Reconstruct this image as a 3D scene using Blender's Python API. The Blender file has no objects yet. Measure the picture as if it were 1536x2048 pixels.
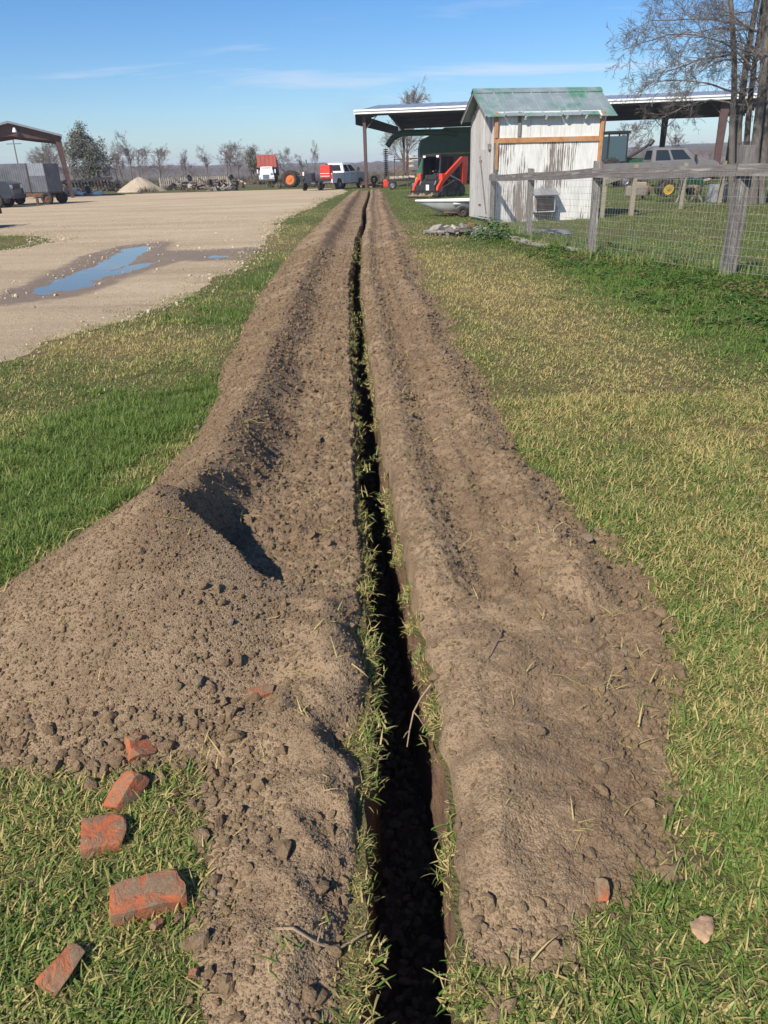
import bpy, bmesh, math, random
import numpy as np
from mathutils import Vector, Matrix, Euler

random.seed(7); RNG = np.random.default_rng(11)
sc = bpy.context.scene
COL = sc.collection
R = math.radians

# ------------------------------------------------------------------ camera
cam_d = bpy.data.cameras.new('camera'); cam = bpy.data.objects.new('camera', cam_d); COL.objects.link(cam)
cam.location = (0, 0, 1.55)
cam.rotation_euler = (Matrix.Rotation(R(90 - 25.0), 3, 'X') @ Matrix.Rotation(R(-1.7), 3, 'Z')).to_euler()
cam_d.sensor_fit = 'VERTICAL'; cam_d.sensor_height = 24; cam_d.lens = 24 * 1480 / 2048
cam_d.clip_start = 0.05; cam_d.clip_end = 5000
sc.camera = cam

# ------------------------------------------------------------------ sky, sun, exposure
SUN_EL = R(42); SUN_DIR = Vector((-0.60 * math.cos(SUN_EL), -0.80 * math.cos(SUN_EL), math.sin(SUN_EL))).normalized()
world = bpy.data.worlds.new('World'); sc.world = world; world.use_nodes = True
wn = world.node_tree; wn.nodes.clear()
def wnode(t, **k):
    n = wn.nodes.new(t)
    for a, b in k.items(): setattr(n, a, b)
    return n
sky = wnode('ShaderNodeTexSky', sky_type='NISHITA', sun_disc=False)
sky.sun_elevation = SUN_EL; sky.sun_rotation = math.atan2(SUN_DIR.x, SUN_DIR.y)
sky.altitude = 0; sky.air_density = 1.0; sky.dust_density = 0.25; sky.ozone_density = 3.0
hsv = wnode('ShaderNodeHueSaturation'); hsv.inputs['Saturation'].default_value = 1.3; hsv.inputs['Value'].default_value = 1.0
wn.links.new(sky.outputs[0], hsv.inputs['Color'])
tc = wnode('ShaderNodeTexCoord'); sx = wnode('ShaderNodeSeparateXYZ'); wn.links.new(tc.outputs['Generated'], sx.inputs[0])
def wmath(op, a, b=None, c=None):
    n = wnode('ShaderNodeMath', operation=op)
    for i, v in enumerate((a, b, c)):
        if v is None: continue
        if isinstance(v, (int, float)): n.inputs[i].default_value = v
        else: wn.links.new(v, n.inputs[i])
    return n.outputs[0]
zc = wmath('MAXIMUM', sx.outputs[2], 0.02)
zz = wmath('ADD', zc, 0.05)
cx = wmath('DIVIDE', sx.outputs[0], zz); cy = wmath('DIVIDE', sx.outputs[1], zz)
cb = wnode('ShaderNodeCombineXYZ'); wn.links.new(cx, cb.inputs[0]); wn.links.new(cy, cb.inputs[1])
mp = wnode('ShaderNodeMapping'); mp.inputs['Rotation'].default_value = (0, 0, R(12)); mp.inputs['Scale'].default_value = (0.28, 0.62, 1)
mp.inputs['Location'].default_value = (3.3, 1.15, 0)
wn.links.new(cb.outputs[0], mp.inputs[0])
n1 = wnode('ShaderNodeTexNoise'); n1.inputs['Scale'].default_value = 1.15; n1.inputs['Detail'].default_value = 9; n1.inputs['Roughness'].default_value = 0.62; n1.inputs['Distortion'].default_value = 0.5
n2 = wnode('ShaderNodeTexNoise'); n2.inputs['Scale'].default_value = 0.42; n2.inputs['Detail'].default_value = 3
wn.links.new(mp.outputs[0], n1.inputs[0]); wn.links.new(mp.outputs[0], n2.inputs[0])
cl = wmath('MULTIPLY', n1.outputs[0], wmath('ADD', n2.outputs[0], 0.5))
mr = wnode('ShaderNodeMapRange'); mr.inputs['From Min'].default_value = 0.53; mr.inputs['From Max'].default_value = 0.78
mr.inputs['To Max'].default_value = 0.75; wn.links.new(cl, mr.inputs['Value'])
mixc = wnode('ShaderNodeMix', data_type='RGBA'); wn.links.new(mr.outputs[0], mixc.inputs[0])
tint = wnode('ShaderNodeMix', data_type='RGBA', blend_type='MULTIPLY'); tint.inputs[0].default_value = 1; tint.inputs[7].default_value = (.80, .96, 1.17, 1)
wn.links.new(hsv.outputs[0], tint.inputs[6]); wn.links.new(tint.outputs[2], mixc.inputs[6]); mixc.inputs[7].default_value = (7.6, 7.8, 8.6, 1)
bg = wnode('ShaderNodeBackground'); bg.inputs['Strength'].default_value = 0.07
wn.links.new(mixc.outputs[2], bg.inputs[0])
wo = wnode('ShaderNodeOutputWorld'); wn.links.new(bg.outputs[0], wo.inputs[0])

sun_d = bpy.data.lights.new('sun', 'SUN'); sun_d.energy = 4.2; sun_d.angle = R(0.53); sun_d.color = (1.0, 0.93, 0.82)
sun = bpy.data.objects.new('sun', sun_d); COL.objects.link(sun); sun.location = (-30, -40, 40)
sun.rotation_euler = SUN_DIR.to_track_quat('Z', 'Y').to_euler()
sc.view_settings.view_transform = 'Standard'; sc.view_settings.look = 'None'
sc.view_settings.exposure = 0.7; sc.view_settings.gamma = 1.0
sc.render.engine = 'CYCLES'; sc.cycles.max_bounces = 6; sc.cycles.transparent_max_bounces = 8
sc.cycles.use_denoising = True

# ------------------------------------------------------------------ numpy noise
def _hash(ix, iy, s):
    h = (ix.astype(np.int64) * 374761393 + iy.astype(np.int64) * 668265263 + s * 1274126177) & 0xFFFFFFFF
    h = ((h ^ (h >> 13)) * 1274126177) & 0xFFFFFFFF
    return (h ^ (h >> 16)) & 0xFFFFFFFF
def perlin(x, y, s=0):
    x = np.asarray(x, float); y = np.asarray(y, float); x, y = np.broadcast_arrays(x, y)
    xi = np.floor(x); yi = np.floor(y); fx = x - xi; fy = y - yi
    u = fx * fx * fx * (fx * (fx * 6 - 15) + 10); v = fy * fy * fy * (fy * (fy * 6 - 15) + 10)
    def g(ox, oy):
        a = _hash(xi + ox, yi + oy, s) * (2 * np.pi / 4294967296.0)
        return np.cos(a) * (fx - ox) + np.sin(a) * (fy - oy)
    a = g(0, 0); b = g(1, 0); c = g(0, 1); d = g(1, 1)
    return 1.5 * ((a + (b - a) * u) * (1 - v) + (c + (d - c) * u) * v)
def fbm(x, y, o=4, s=0, rough=0.5):
    r = 0; a = 1; t = 0
    for i in range(o):
        r = r + a * perlin(x * 2 ** i, y * 2 ** i, s + i * 17); t += a; a *= rough
    return r / t
def sstep(a, b, x):
    t = np.clip((x - a) / (b - a), 0, 1); return t * t * (3 - 2 * t)
def smax(a, b, k=0.04):
    h = np.clip(0.5 + 0.5 * (a - b) / k, 0, 1); return b + (a - b) * h + k * h * (1 - h)

# ------------------------------------------------------------------ terrain functions (metres; y runs away from the camera)
def tc_x(y):      # trench centre line
    base = np.interp(y, [-3, .9, 1.5, 2.5, 4.2, 6.9, 11.7, 18.5, 24, 32, 45, 60], [.03, .025, .045, .01, -.08, -.18, -.33, -.39, -.33, -.42, -.33, -.36])
    return base + .014 * perlin(np.asarray(y) * 1.7, 0.3, 5) + .007 * perlin(np.asarray(y) * 8.3, 0.3, 6)
def tc_w(y):      # trench half width
    w = np.interp(y, [-3, .9, 1.5, 2.5, 4.2, 7, 12, 20, 56, 58], [.115, .11, .10, .088, .072, .07, .075, .065, .06, 0.0])
    return w * (1 + .14 * perlin(np.asarray(y) * 3.1, 7.7, 9) + .12 * perlin(np.asarray(y) * 11, 7.7, 10))
def ground_z(x, y):
    d = np.hypot(x, y)
    return .010 * fbm(x * .9, y * .9, 3, 31) * np.clip(1.4 - d / 60, 0, 1)
def grain(x, y, rough=1.0):
    return rough * (.016 * fbm(x * 5, y * 5, 3, 41) + .009 * np.abs(perlin(x * 19, y * 19, 43)) + .006 * np.abs(perlin(x * 41, y * 41, 44)) + .003 * perlin(x * 90, y * 90, 45)) + .0022 * perlin(x * 140, y * 140, 46)
def left_bank(x, y):
    c = tc_x(y); w = tc_w(y); a = c - x
    wob = .05 * perlin(y * .9, 1.5, 51) + .03 * perlin(y * 2.7, 4.5, 52)
    a_t = np.interp(y, [2.6, 3.06, 3.7, 4.5, 5.4, 8.65, 14, 26, 46, 60], [1.63, 1.42, 1.24, 1.1, 1.14, 1.3, 1.39, 1.44, 1.36, 1.2]) + .5 * wob
    a_c = np.interp(y, [2.6, 3.2, 4.5, 62], [.91, .83, .75, .73]) + .6 * wob
    h_c = np.interp(y, [2.6, 2.9, 3.5, 4.5, 6, 10, 20, 50, 62], [.45, .41, .33, .27, .235, .23, .225, .20, .1]) * (1 + .22 * perlin(y * .8, 9.1, 53) + .12 * perlin(y * 3, 2.2, 54))
    outer = h_c * np.clip((a_t - a) / np.maximum(a_t - a_c, .05), -.4, 1.3)
    inner = np.maximum(h_c - (a_c - a) * .62, .07)
    ridge = -smax(-outer, -inner, .05)
    dx = x + .9; dy = 2.72 - y
    rx = np.where(dx < 0, .74, .80)
    r = np.sqrt((dx / rx) ** 2 + (dy / 1.16) ** 2) * (1 + .05 * perlin(x * 2.2, y * 2.2, 55))
    cone = .47 * (1 - r)
    zh = np.interp(y, [.7, .85, 1.0, 1.2, 1.6, 2.0, 2.3, 2.5, 2.75], [.02, .06, .09, .11, .135, .15, .17, .12, .03])
    zh = zh * (1 + .35 * perlin(y * 2.6, 8.3, 63)); ah = .25 + .09 * perlin(y * 2.4, 3.3, 56) + .03 * perlin(y * 7, 3.3, 64)
    hl = np.interp(y, [.85, 1.04, 1.21, 1.44, 1.7], [.15, .20, .30, .36, .33]) * (1 + .30 * perlin(y * 4.3, 5.1, 67) + .18 * perlin(y * 13, x * 6, 68))
    hump = zh * (1 - np.where(a < ah, ((ah - a) / .13) ** 2, (np.abs(a - ah) / hl) ** 1.5))
    gul = (.045 * np.abs(perlin(x * 4 + y * 3, y * 3, 57)) + .03 * np.abs(perlin(x * 9, y * 6, 65))) * sstep(.0, .08, hump)
    near = smax(cone, hump - gul, .05)
    t = sstep(2.55, 2.95, y)
    pile = near * (1 - t) + ridge * t
    # the strip that the machine's tracks have pressed flat
    a_f = np.interp(y, [2.38, 2.52, 2.68, 2.85, 3.3, 4.0, 5, 62], [.44, .62, .84, .87, .78, .70, .66, .64]) + .7 * wob + .035 * perlin(y * 7, x * 2, 58)
    s = sstep(0, np.interp(y, [2.7, 2.95, 3.4, 5, 8], [.14, .17, .24, .24, .26]), a_f - a) * sstep(2.40, 2.56, y + .35 * (a - .42))
    strip = .04 + .020 * fbm(x * 7, y * 4, 3, 59) + .018 * np.abs(perlin(x * 14, y * 11, 60)) + .012 * np.abs(perlin(x * 31, y * 24, 66)) + .02 * sstep(.42, .55, a)
    z = pile * (1 - s) + np.minimum(strip, pile + .02) * s
    face = s * (1 - s) * 4
    z = z + face * .06 * perlin(y * 11 + a * 3, a * 2.0, 61)
    fine = .28 + .5 * sstep(.12, .0, pile) + .4 * s + .2 * t
    z = z + grain(x, y, fine)
    lip = sstep(.0, .035, a - w + .02 * perlin(y * 6, 1, 62))
    z = z * lip - .03 * (1 - lip)
    out = np.where(t > .5, a - a_t, -1)
    return z - .014 - .06 * sstep(0, .12, out) - .05 * sstep(.02, -.10, cone) * sstep(.02, -.06, hump) * (1 - t) - .2 * sstep(.8, .7, y) - .2 * sstep(57, 60, y)
def right_bank(x, y):
    c = tc_x(y); w = tc_w(y); b = x - c
    wob = .07 * perlin(y * 1.1, 21.5, 71) + .06 * perlin(y * 3.3, 24.5, 72) + .03 * perlin(y * 9, 24.5, 70)
    b_t = np.interp(y, [.9, .98, 1.08, 1.14, 1.42, 1.64, 2.12, 2.72, 3.4, 4.4, 6, 8.9, 15.9, 35.7, 60],
                    [.24, .32, .44, .55, .76, .83, 1.0, 1.05, .96, .92, 1.04, 1.0, 1.16, 1.05, .9]) + wob
    e = np.clip((b_t - b) / .35, -.3, 1)
    inner = np.exp(-((b - .20) / .11) ** 2) * .085 * (1 + .4 * perlin(y * 1.3, 3, 73))
    outer = np.exp(-((b - .70 - wob) / .14) ** 2) * .10 * (1 + .5 * perlin(y * 1.1, 5, 74))
    mid = np.exp(-((b - .47) / .05) ** 2) * .03
    far = .05 * e + inner + outer + mid + .02 * fbm(x * 6, y * 5, 3, 75) + (.020 * np.abs(perlin(x * 13, y * 12, 76)) + .012 * np.abs(perlin(x * 29, y * 25, 80))) * e
    near = .105 * np.clip((b - w + .02) / .15, 0, 1) ** .7 * np.clip((b_t - b) / .5, -.3, 1) * np.clip((y - .55) / .8, 0, 1) ** .7
    near = near * (1 + .5 * fbm(x * 3, y * 3, 2, 99)) + .03 * fbm(x * 4, y * 4, 3, 77) + .014 * np.abs(perlin(x * 11, y * 11, 69)) * sstep(.25, .6, b)
    t = sstep(2.30, 2.42, y + .05 * perlin(x * 3, 1, 78))
    z = near * (1 - t) + far * t
    rough = .5 + .7 * sstep(.45, .75, b / np.maximum(b_t, .05)) + .2 * t
    z = z + grain(x + 9, y, rough)
    lip = sstep(-.004, .028, b - w + .02 * perlin(y * 6, 11, 79))
    z = z * lip - .03 * (1 - lip)
    return z - .014 - .07 * sstep(-.02, .10, b - b_t) - .2 * sstep(.85, .72, y) - .2 * sstep(57, 60, y)

def gravel_edge(y):
    return np.interp(y, [2, 5, 6.86, 8.3, 10.7, 14.1, 20.8, 27, 35, 44, 58, 66], [-6.0, -4.2, -3.5, -3.08, -2.62, -2.35, -2.72, -3.25, -2.7, -2.6, -1.9, -2.6]) + .28 * perlin(y * .7, 3.1, 81) + .14 * perlin(np.asarray(y) * 2.6, 3.1, 82)
def gravel_far(x): return 69.5 + 1.2 * perlin(x * .15, 2, 83)
def puddle_depth(x, y):
    def seg(ax, ay, bx, by, ra, rb):
        t = np.clip(((x - ax) * (bx - ax) + (y - ay) * (by - ay)) / ((bx - ax) ** 2 + (by - ay) ** 2), 0, 1)
        return (ra + (rb - ra) * t) - np.hypot((x - ax - t * (bx - ax)), (y - ay - t * (by - ay)) * .45)
    d = np.maximum(seg(-4.85, 11.9, -5.45, 18.0, .36, .27), seg(-4.75, 13.0, -4.3, 15.1, .28, .08))
    d = np.maximum(d, seg(-3.3, 15.75, -2.75, 15.9, .07, .07))
    return d + .20 * fbm(x * 1.6, y * .8, 4, 84) + .09 * fbm(x * 6, y * 3, 3, 86)
def left_patch(x, y):      # grass island in the gravel at the left
    return 1 - np.hypot((x + 11.6) / 3.0, (y - 20.0) / 3.6) + .12 * fbm(x * .8, y * .8, 3, 85)
def gravel_mask(x, y):     # > 0 on gravel
    m = np.minimum(gravel_edge(y) - x, (gravel_far(x) - y) * .5)
    m = np.minimum(m, -left_patch(x, y) * 2.0)
    return m
BLOBS = [(-1.65, 5.1, .5, .7, .55), (-2.1, 3.4, .7, .8, .42), (-1.9, 4.2, .8, .5, .2), (-2.6, 7.6, 1.2, .7, -.45), (-1.7, 8.4, .5, 1.2, .25), (-1.9, 12.5, .35, 2.0, .3), (-2.3, 19, .5, 3, -.3), (-2.4, 26.5, .6, 1.5, .5),
         (1.6, 9.5, 1.1, 3.0, -.3), (1.3, 13, .8, 3.0, -.22), (1.4, 20.5, .9, 1.6, .1), (2.3, 16.6, 1.0, 1.0, .55), (1.9, 6.2, 1.0, 1.2, -.08), (.9, 1.3, .5, .5, .08), (-.8, 1.1, .5, .4, .12), (3.4, 10.5, .9, 3, .5), (3.6, 7.0, 1.1, 1.5, .45), (4.4, 13.5, .8, 3, .5)]
def green_f(x, y):         # 0 straw .. 1 lush green
    g = np.where(x < -.4, .58, .49) + .25 * fbm(x * .7, y * .45, 3, 91) + .34 * fbm(x * 2.5, y * 2.0, 3, 92)
    for bx, by, rx, ry, v in BLOBS: g = g + v * np.exp(-((x - bx) / rx) ** 2 - ((y - by) / ry) ** 2)
    g = g + .38 * sstep(4.0, 5.0, x + (y - 14) * .33) * sstep(7, 9, y) * (1 + .9 * fbm(x * .6, y * .4, 2, 93))
    g = g + .22 * sstep(30, 45, y) * (x > 0) + .15 * sstep(60, 75, y)
    return np.clip(g, 0, 1)
# ------------------------------------------------------------------ node materials
MATS = {}
def new_mat(name):
    m = bpy.data.materials.new(name); m.use_nodes = True; nt = m.node_tree
    MATS[name] = m
    return m, nt, nt.nodes['Principled BSDF']
class NT:
    def __init__(s, nt): s.nt = nt
    def n(s, t, **k):
        x = s.nt.nodes.new(t)
        for a, b in k.items(): setattr(x, a, b)
        return x
    def put(s, sock, v):
        if isinstance(v, (int, float)): sock.default_value = v
        elif isinstance(v, (tuple, list)): sock.default_value = (*v, 1) if len(sock.default_value) == 4 and len(v) == 3 else v
        else: s.nt.links.new(v, sock)
    def math(s, op, a, b=0.0):
        x = s.n('ShaderNodeMath', operation=op); s.put(x.inputs[0], a); s.put(x.inputs[1], b); return x.outputs[0]
    def mix(s, f, a, b, blend='MIX'):
        x = s.n('ShaderNodeMix', data_type='RGBA', blend_type=blend); s.put(x.inputs[0], f); s.put(x.inputs[6], a); s.put(x.inputs[7], b); return x.outputs[2]
    def coord(s, scale=(1, 1, 1), kind='Object'):
        t = s.n('ShaderNodeTexCoord'); m = s.n('ShaderNodeMapping'); m.inputs['Scale'].default_value = scale
        s.nt.links.new(t.outputs[kind], m.inputs[0]); return m.outputs[0]
    def noise(s, vec, scale, detail=4, rough=.55, dist=0):
        x = s.n('ShaderNodeTexNoise'); s.put(x.inputs['Vector'], vec); x.inputs['Scale'].default_value = scale
        x.inputs['Detail'].default_value = detail; x.inputs['Roughness'].default_value = rough; x.inputs['Distortion'].default_value = dist
        return x.outputs[0]
    def rng(s, v, a, b, c=0.0, d=1.0):
        x = s.n('ShaderNodeMapRange'); s.put(x.inputs[0], v)
        for i, q in enumerate((a, b, c, d)): x.inputs[i + 1].default_value = q
        return x.outputs[0]
    def attr(s, name, kind='GEOMETRY'):
        x = s.n('ShaderNodeAttribute', attribute_name=name, attribute_type=kind); return x.outputs['Fac']
    def bump(s, h, strength=.5, dist=.01):
        x = s.n('ShaderNodeBump'); x.inputs['Strength'].default_value = strength; x.inputs['Distance'].default_value = dist
        s.put(x.inputs['Height'], h); return x.outputs[0]
def mat(name, c1, c2=None, scale=4, rough=.6, metal=0, stretch=(1, 1, 1), lo=.4, hi=.65, bump=0, bscale=30, bdist=.004, c3=None, s3=1.5, f3=(.55, .7), coat=0, rnd=0):
    m, nt, b = new_mat(name); q = NT(nt); v = q.coord(stretch)
    col = c1
    if c2: col = q.mix(q.rng(q.noise(v, scale, 6, .6), lo, hi), c1, c2)
    if c3: col = q.mix(q.rng(q.noise(v, s3, 5, .65), *f3), col, c3)
    if rnd:
        oi = q.n('ShaderNodeObjectInfo'); h = q.n('ShaderNodeHueSaturation'); q.put(h.inputs['Color'], col); q.put(h.inputs['Value'], q.rng(oi.outputs['Random'], 0, 1, 1 - rnd, 1 + rnd)); col = h.outputs[0]
    q.put(b.inputs['Base Color'], col)
    b.inputs['Roughness'].default_value = rough; b.inputs['Metallic'].default_value = metal; b.inputs['Coat Weight'].default_value = coat
    if bump: q.put(b.inputs['Normal'], q.bump(q.noise(v, bscale, 5), bump, bdist))
    return m
def glass_mat(name, col=(.02, .025, .03), rough=.05):
    m, nt, b = new_mat(name); b.inputs['Base Color'].default_value = (*col, 1); b.inputs['Roughness'].default_value = rough
    b.inputs['IOR'].default_value = 1.5
    return m

# soil of the spoil banks: dry crumbly crust over darker damp loam
def soil_mat(name, dry, damp, bias=0.0):
    m, nt, b = new_mat(name); q = NT(nt); v = q.coord()
    n_big = q.noise(v, 2.2, 4, .6); n_mid = q.noise(v, 11, 5, .65); n_fine = q.noise(v, 120, 4, .7); n_grit = q.noise(v, 330, 2, .6)
    f = q.rng(q.math('ADD', q.math('MULTIPLY', n_big, .7), q.math('MULTIPLY', n_mid, .5)), .50 + bias, .74 + bias)
    damp_a = q.attr('damp')
    f = q.math('MINIMUM', q.math('ADD', f, damp_a), 1.0)
    col = q.mix(f, dry, damp)
    col = q.mix(q.rng(n_fine, .3, .7), q.mix(.36, col, (.06, .04, .03)), q.mix(.12, col, (.5, .40, .28)))
    col = q.mix(q.rng(n_grit, .70, .76, 0, .55), col, (.42, .35, .27))
    q.put(b.inputs['Base Color'], col); b.inputs['Roughness'].default_value = .95; b.inputs['Specular IOR Level'].default_value = .15
    vor = q.n('ShaderNodeTexVoronoi', feature='F1'); q.put(vor.inputs['Vector'], v); vor.inputs['Scale'].default_value = 170
    hgt = q.math('ADD', q.math('MULTIPLY', n_fine, 1.2), q.math('SUBTRACT', q.math('MULTIPLY', n_grit, .5), q.math('MULTIPLY', vor.outputs[0], .9)))
    q.put(b.inputs['Normal'], q.bump(hgt, .8, .0055))
    return m
DRY = (.322, .226, .135); DAMP = (.17, .109, .064)
soil = soil_mat('spoil_soil', DRY, DAMP)
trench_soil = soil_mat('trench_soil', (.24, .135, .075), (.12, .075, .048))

def clod_material():
    m, nt, b = new_mat('clod_soil'); q = NT(nt); v = q.coord()
    oi = q.n('ShaderNodeObjectInfo')
    col = q.mix(q.rng(oi.outputs['Random'], 0, 1), (.26, .18, .107), (.37, .26, .156))
    col = q.mix(q.rng(oi.outputs['Random'], .955, .965), col, (.32, .26, .19))
    col = q.mix(q.rng(q.noise(v, 3, 4, .7), .35, .7), col, (.23, .157, .093))
    q.put(b.inputs['Base Color'], col); b.inputs['Roughness'].default_value = .95; b.inputs['Specular IOR Level'].default_value = .15
    q.put(b.inputs['Normal'], q.bump(q.noise(v, 6, 5, .7), .6, .2))
    return m
clod_m = clod_material()

def ground_material():
    m, nt, b = new_mat('lawn_ground'); q = NT(nt); v = q.coord()
    g = q.attr('green'); scrub = q.attr('scrub')
    straw = q.mix(q.rng(q.noise(v, 9, 5, .7), .35, .7), (.30, .235, .11), (.20, .155, .072))
    grn = q.mix(q.rng(q.noise(v, 7, 5, .7), .35, .7), (.10, .14, .032), (.062, .09, .022))
    f = q.math('ADD', g, q.math('MULTIPLY', q.math('SUBTRACT', q.noise(v, 14, 6, .75), .5), .9))
    col = q.mix(q.rng(f, .2, .8), straw, grn)
    col = q.mix(q.rng(q.noise(v, 38, 6, .75), .38, .62, .1, .85), col, (.115, .085, .046)); col = q.mix(q.rng(q.noise(v, 110, 4, .7), .5, .7, 0, .7), col, (.05, .04, .022))
    col = q.mix(scrub, col, q.mix(q.rng(q.noise(q.coord((.3, 1, 1)), .25, 5, .7), .35, .65), (.13, .10, .075), (.085, .078, .05)))
    q.put(b.inputs['Base Color'], col); b.inputs['Roughness'].default_value = .95; b.inputs['Specular IOR Level'].default_value = .1
    q.put(b.inputs['Normal'], q.bump(q.math('ADD', q.noise(v, 60, 4, .7), q.noise(v, 9, 4, .7)), .8, .03))
    return m
lawn_m = ground_material()

def gravel_material():
    m, nt, b = new_mat('gravel'); q = NT(nt); v = q.coord(); vs = q.coord((.25, 1.0, 1))
    col = q.mix(q.rng(q.noise(vs, .5, 6, .7), .38, .62), (.54, .415, .262), (.40, .298, .18))
    col = q.mix(q.rng(q.noise(v, 30, 5, .7), .45, .75, 0, .75), col, (.30, .22, .145))
    col = q.mix(q.rng(q.noise(v, 70, 3, .6), .62, .68, 0, .6), col, (.62, .52, .38))
    col = q.mix(q.rng(q.noise(v, 1.7, 6, .75), .5, .75, 0, .55), col, (.37, .275, .175)); col = q.mix(q.rng(q.noise(q.coord((.12, 1.6, 1)), 1.0, 5, .7), .55, .7, 0, .75), col, (.33, .235, .15))
    wet = q.attr('wet')
    wf = q.rng(q.math('ADD', wet, q.math('MULTIPLY', q.math('SUBTRACT', q.noise(v, 2.5, 5, .7), .5), .7)), .3, .7)
    col = q.mix(wf, col, q.mix(q.noise(v, 12, 4, .7), (.18, .125, .078), (.30, .215, .14)))
    q.put(b.inputs['Base Color'], col); q.put(b.inputs['Roughness'], q.rng(wf, 0, 1, .95, .6))
    q.put(b.inputs['Normal'], q.bump(q.math('ADD', q.noise(v, 45, 5, .75), q.noise(v, 7, 4, .65)), .9, .035))
    return m
gravel_m = gravel_material()
def water_material():
    m, nt, b = new_mat('puddle_water'); q = NT(nt)
    b.inputs['Base Color'].default_value = (.10, .075, .05, 1); b.inputs['Roughness'].default_value = .03; b.inputs['IOR'].default_value = 1.33
    q.put(b.inputs['Normal'], q.bump(q.noise(q.coord(), 3, 2), .08, .01))
    return m
water_m = water_material()

def grass_material(name, greens, straws, bias=0.0, spread=.75, trans=.4):
    m, nt, b = new_mat(name); q = NT(nt)
    hue = q.attr('hue', 'INSTANCER'); oi = q.n('ShaderNodeObjectInfo'); geo = q.n('ShaderNodeNewGeometry')
    ri = geo.outputs['Random Per Island']
    k = q.math('ADD', q.math('ADD', hue, bias), q.math('MULTIPLY', q.math('SUBTRACT', ri, .5), spread))
    k = q.math('ADD', k, q.math('MULTIPLY', q.math('SUBTRACT', oi.outputs['Random'], .5), .35))
    r2 = q.math('FRACT', q.math('MULTIPLY', ri, 17.3)); 
    gcol = q.mix(r2, *greens); scol = q.mix(r2, *straws)
    tip = q.attr('tip')
    col = q.mix(q.rng(k, .40, .58), scol, gcol)
    col = q.mix(q.rng(tip, .6, 1.0, 0, .25), col, scol)
    q.put(b.inputs['Base Color'], col); b.inputs['Roughness'].default_value = .55; b.inputs['Specular IOR Level'].default_value = .3
    tr = q.n('ShaderNodeBsdfTranslucent'); q.put(tr.inputs['Color'], col)
    ms = q.n('ShaderNodeMixShader'); ms.inputs[0].default_value = trans
    nt.links.new(b.outputs[0], ms.inputs[1]); nt.links.new(tr.outputs[0], ms.inputs[2])
    nt.links.new(ms.outputs[0], nt.nodes['Material Output'].inputs['Surface'])
    return m
grass_m = grass_material('grass_blades', ((.125, .215, .036), (.22, .285, .075)), ((.56, .455, .19), (.42, .34, .135)))
weed_m = grass_material('weed_leaves', ((.05, .14, .018), (.11, .19, .03)), ((.25, .19, .09), (.16, .12, .05)), bias=.25, spread=.5)

# ------------------------------------------------------------------ mesh helpers
def np_mesh(name, V, F, material=None, smooth=False, attrs=None):
    """V (n,3) float array, F (m,k) int array of equal sided faces"""
    me = bpy.data.meshes.new(name); V = np.asarray(V, np.float32); F = np.asarray(F, np.int32); k = F.shape[1]
    me.vertices.add(len(V)); me.vertices.foreach_set('co', V.ravel())
    me.loops.add(F.size); me.loops.foreach_set('vertex_index', F.ravel())
    me.polygons.add(len(F)); me.polygons.foreach_set('loop_start', np.arange(0, F.size, k, dtype=np.int32))
    try: me.polygons.foreach_set('loop_total', np.full(len(F), k, np.int32))
    except Exception: pass
    me.update(calc_edges=True)
    if smooth: me.polygons.foreach_set('use_smooth', np.ones(len(F), bool))
    for a, d in (attrs or {}).items():
        at = me.attributes.new(a, 'FLOAT', 'POINT'); at.data.foreach_set('value', np.asarray(d, np.float32).ravel())
    if material: me.materials.append(material)
    return me
def grid_faces(nr, nc):
    i = np.arange(nr - 1)[:, None] * nc + np.arange(nc - 1)[None, :]; i = i.ravel()
    return np.stack([i, i + 1, i + nc + 1, i + nc], 1)
def link(name, me, parent=None, label=None, cat=None, group=None, kind=None):
    o = bpy.data.objects.new(name, me); COL.objects.link(o)
    if parent: o.parent = parent
    if label: o['label'] = label
    if cat: o['category'] = cat
    if group: o['group'] = group
    if kind: o['kind'] = kind
    return o
def thing(name, label, cat, loc=(0, 0, 0), rz=0, group=None):
    o = link(name, None, None, label, cat, group); o.location = loc; o.rotation_euler = (0, 0, rz); o.empty_display_size = .2
    return o
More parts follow.
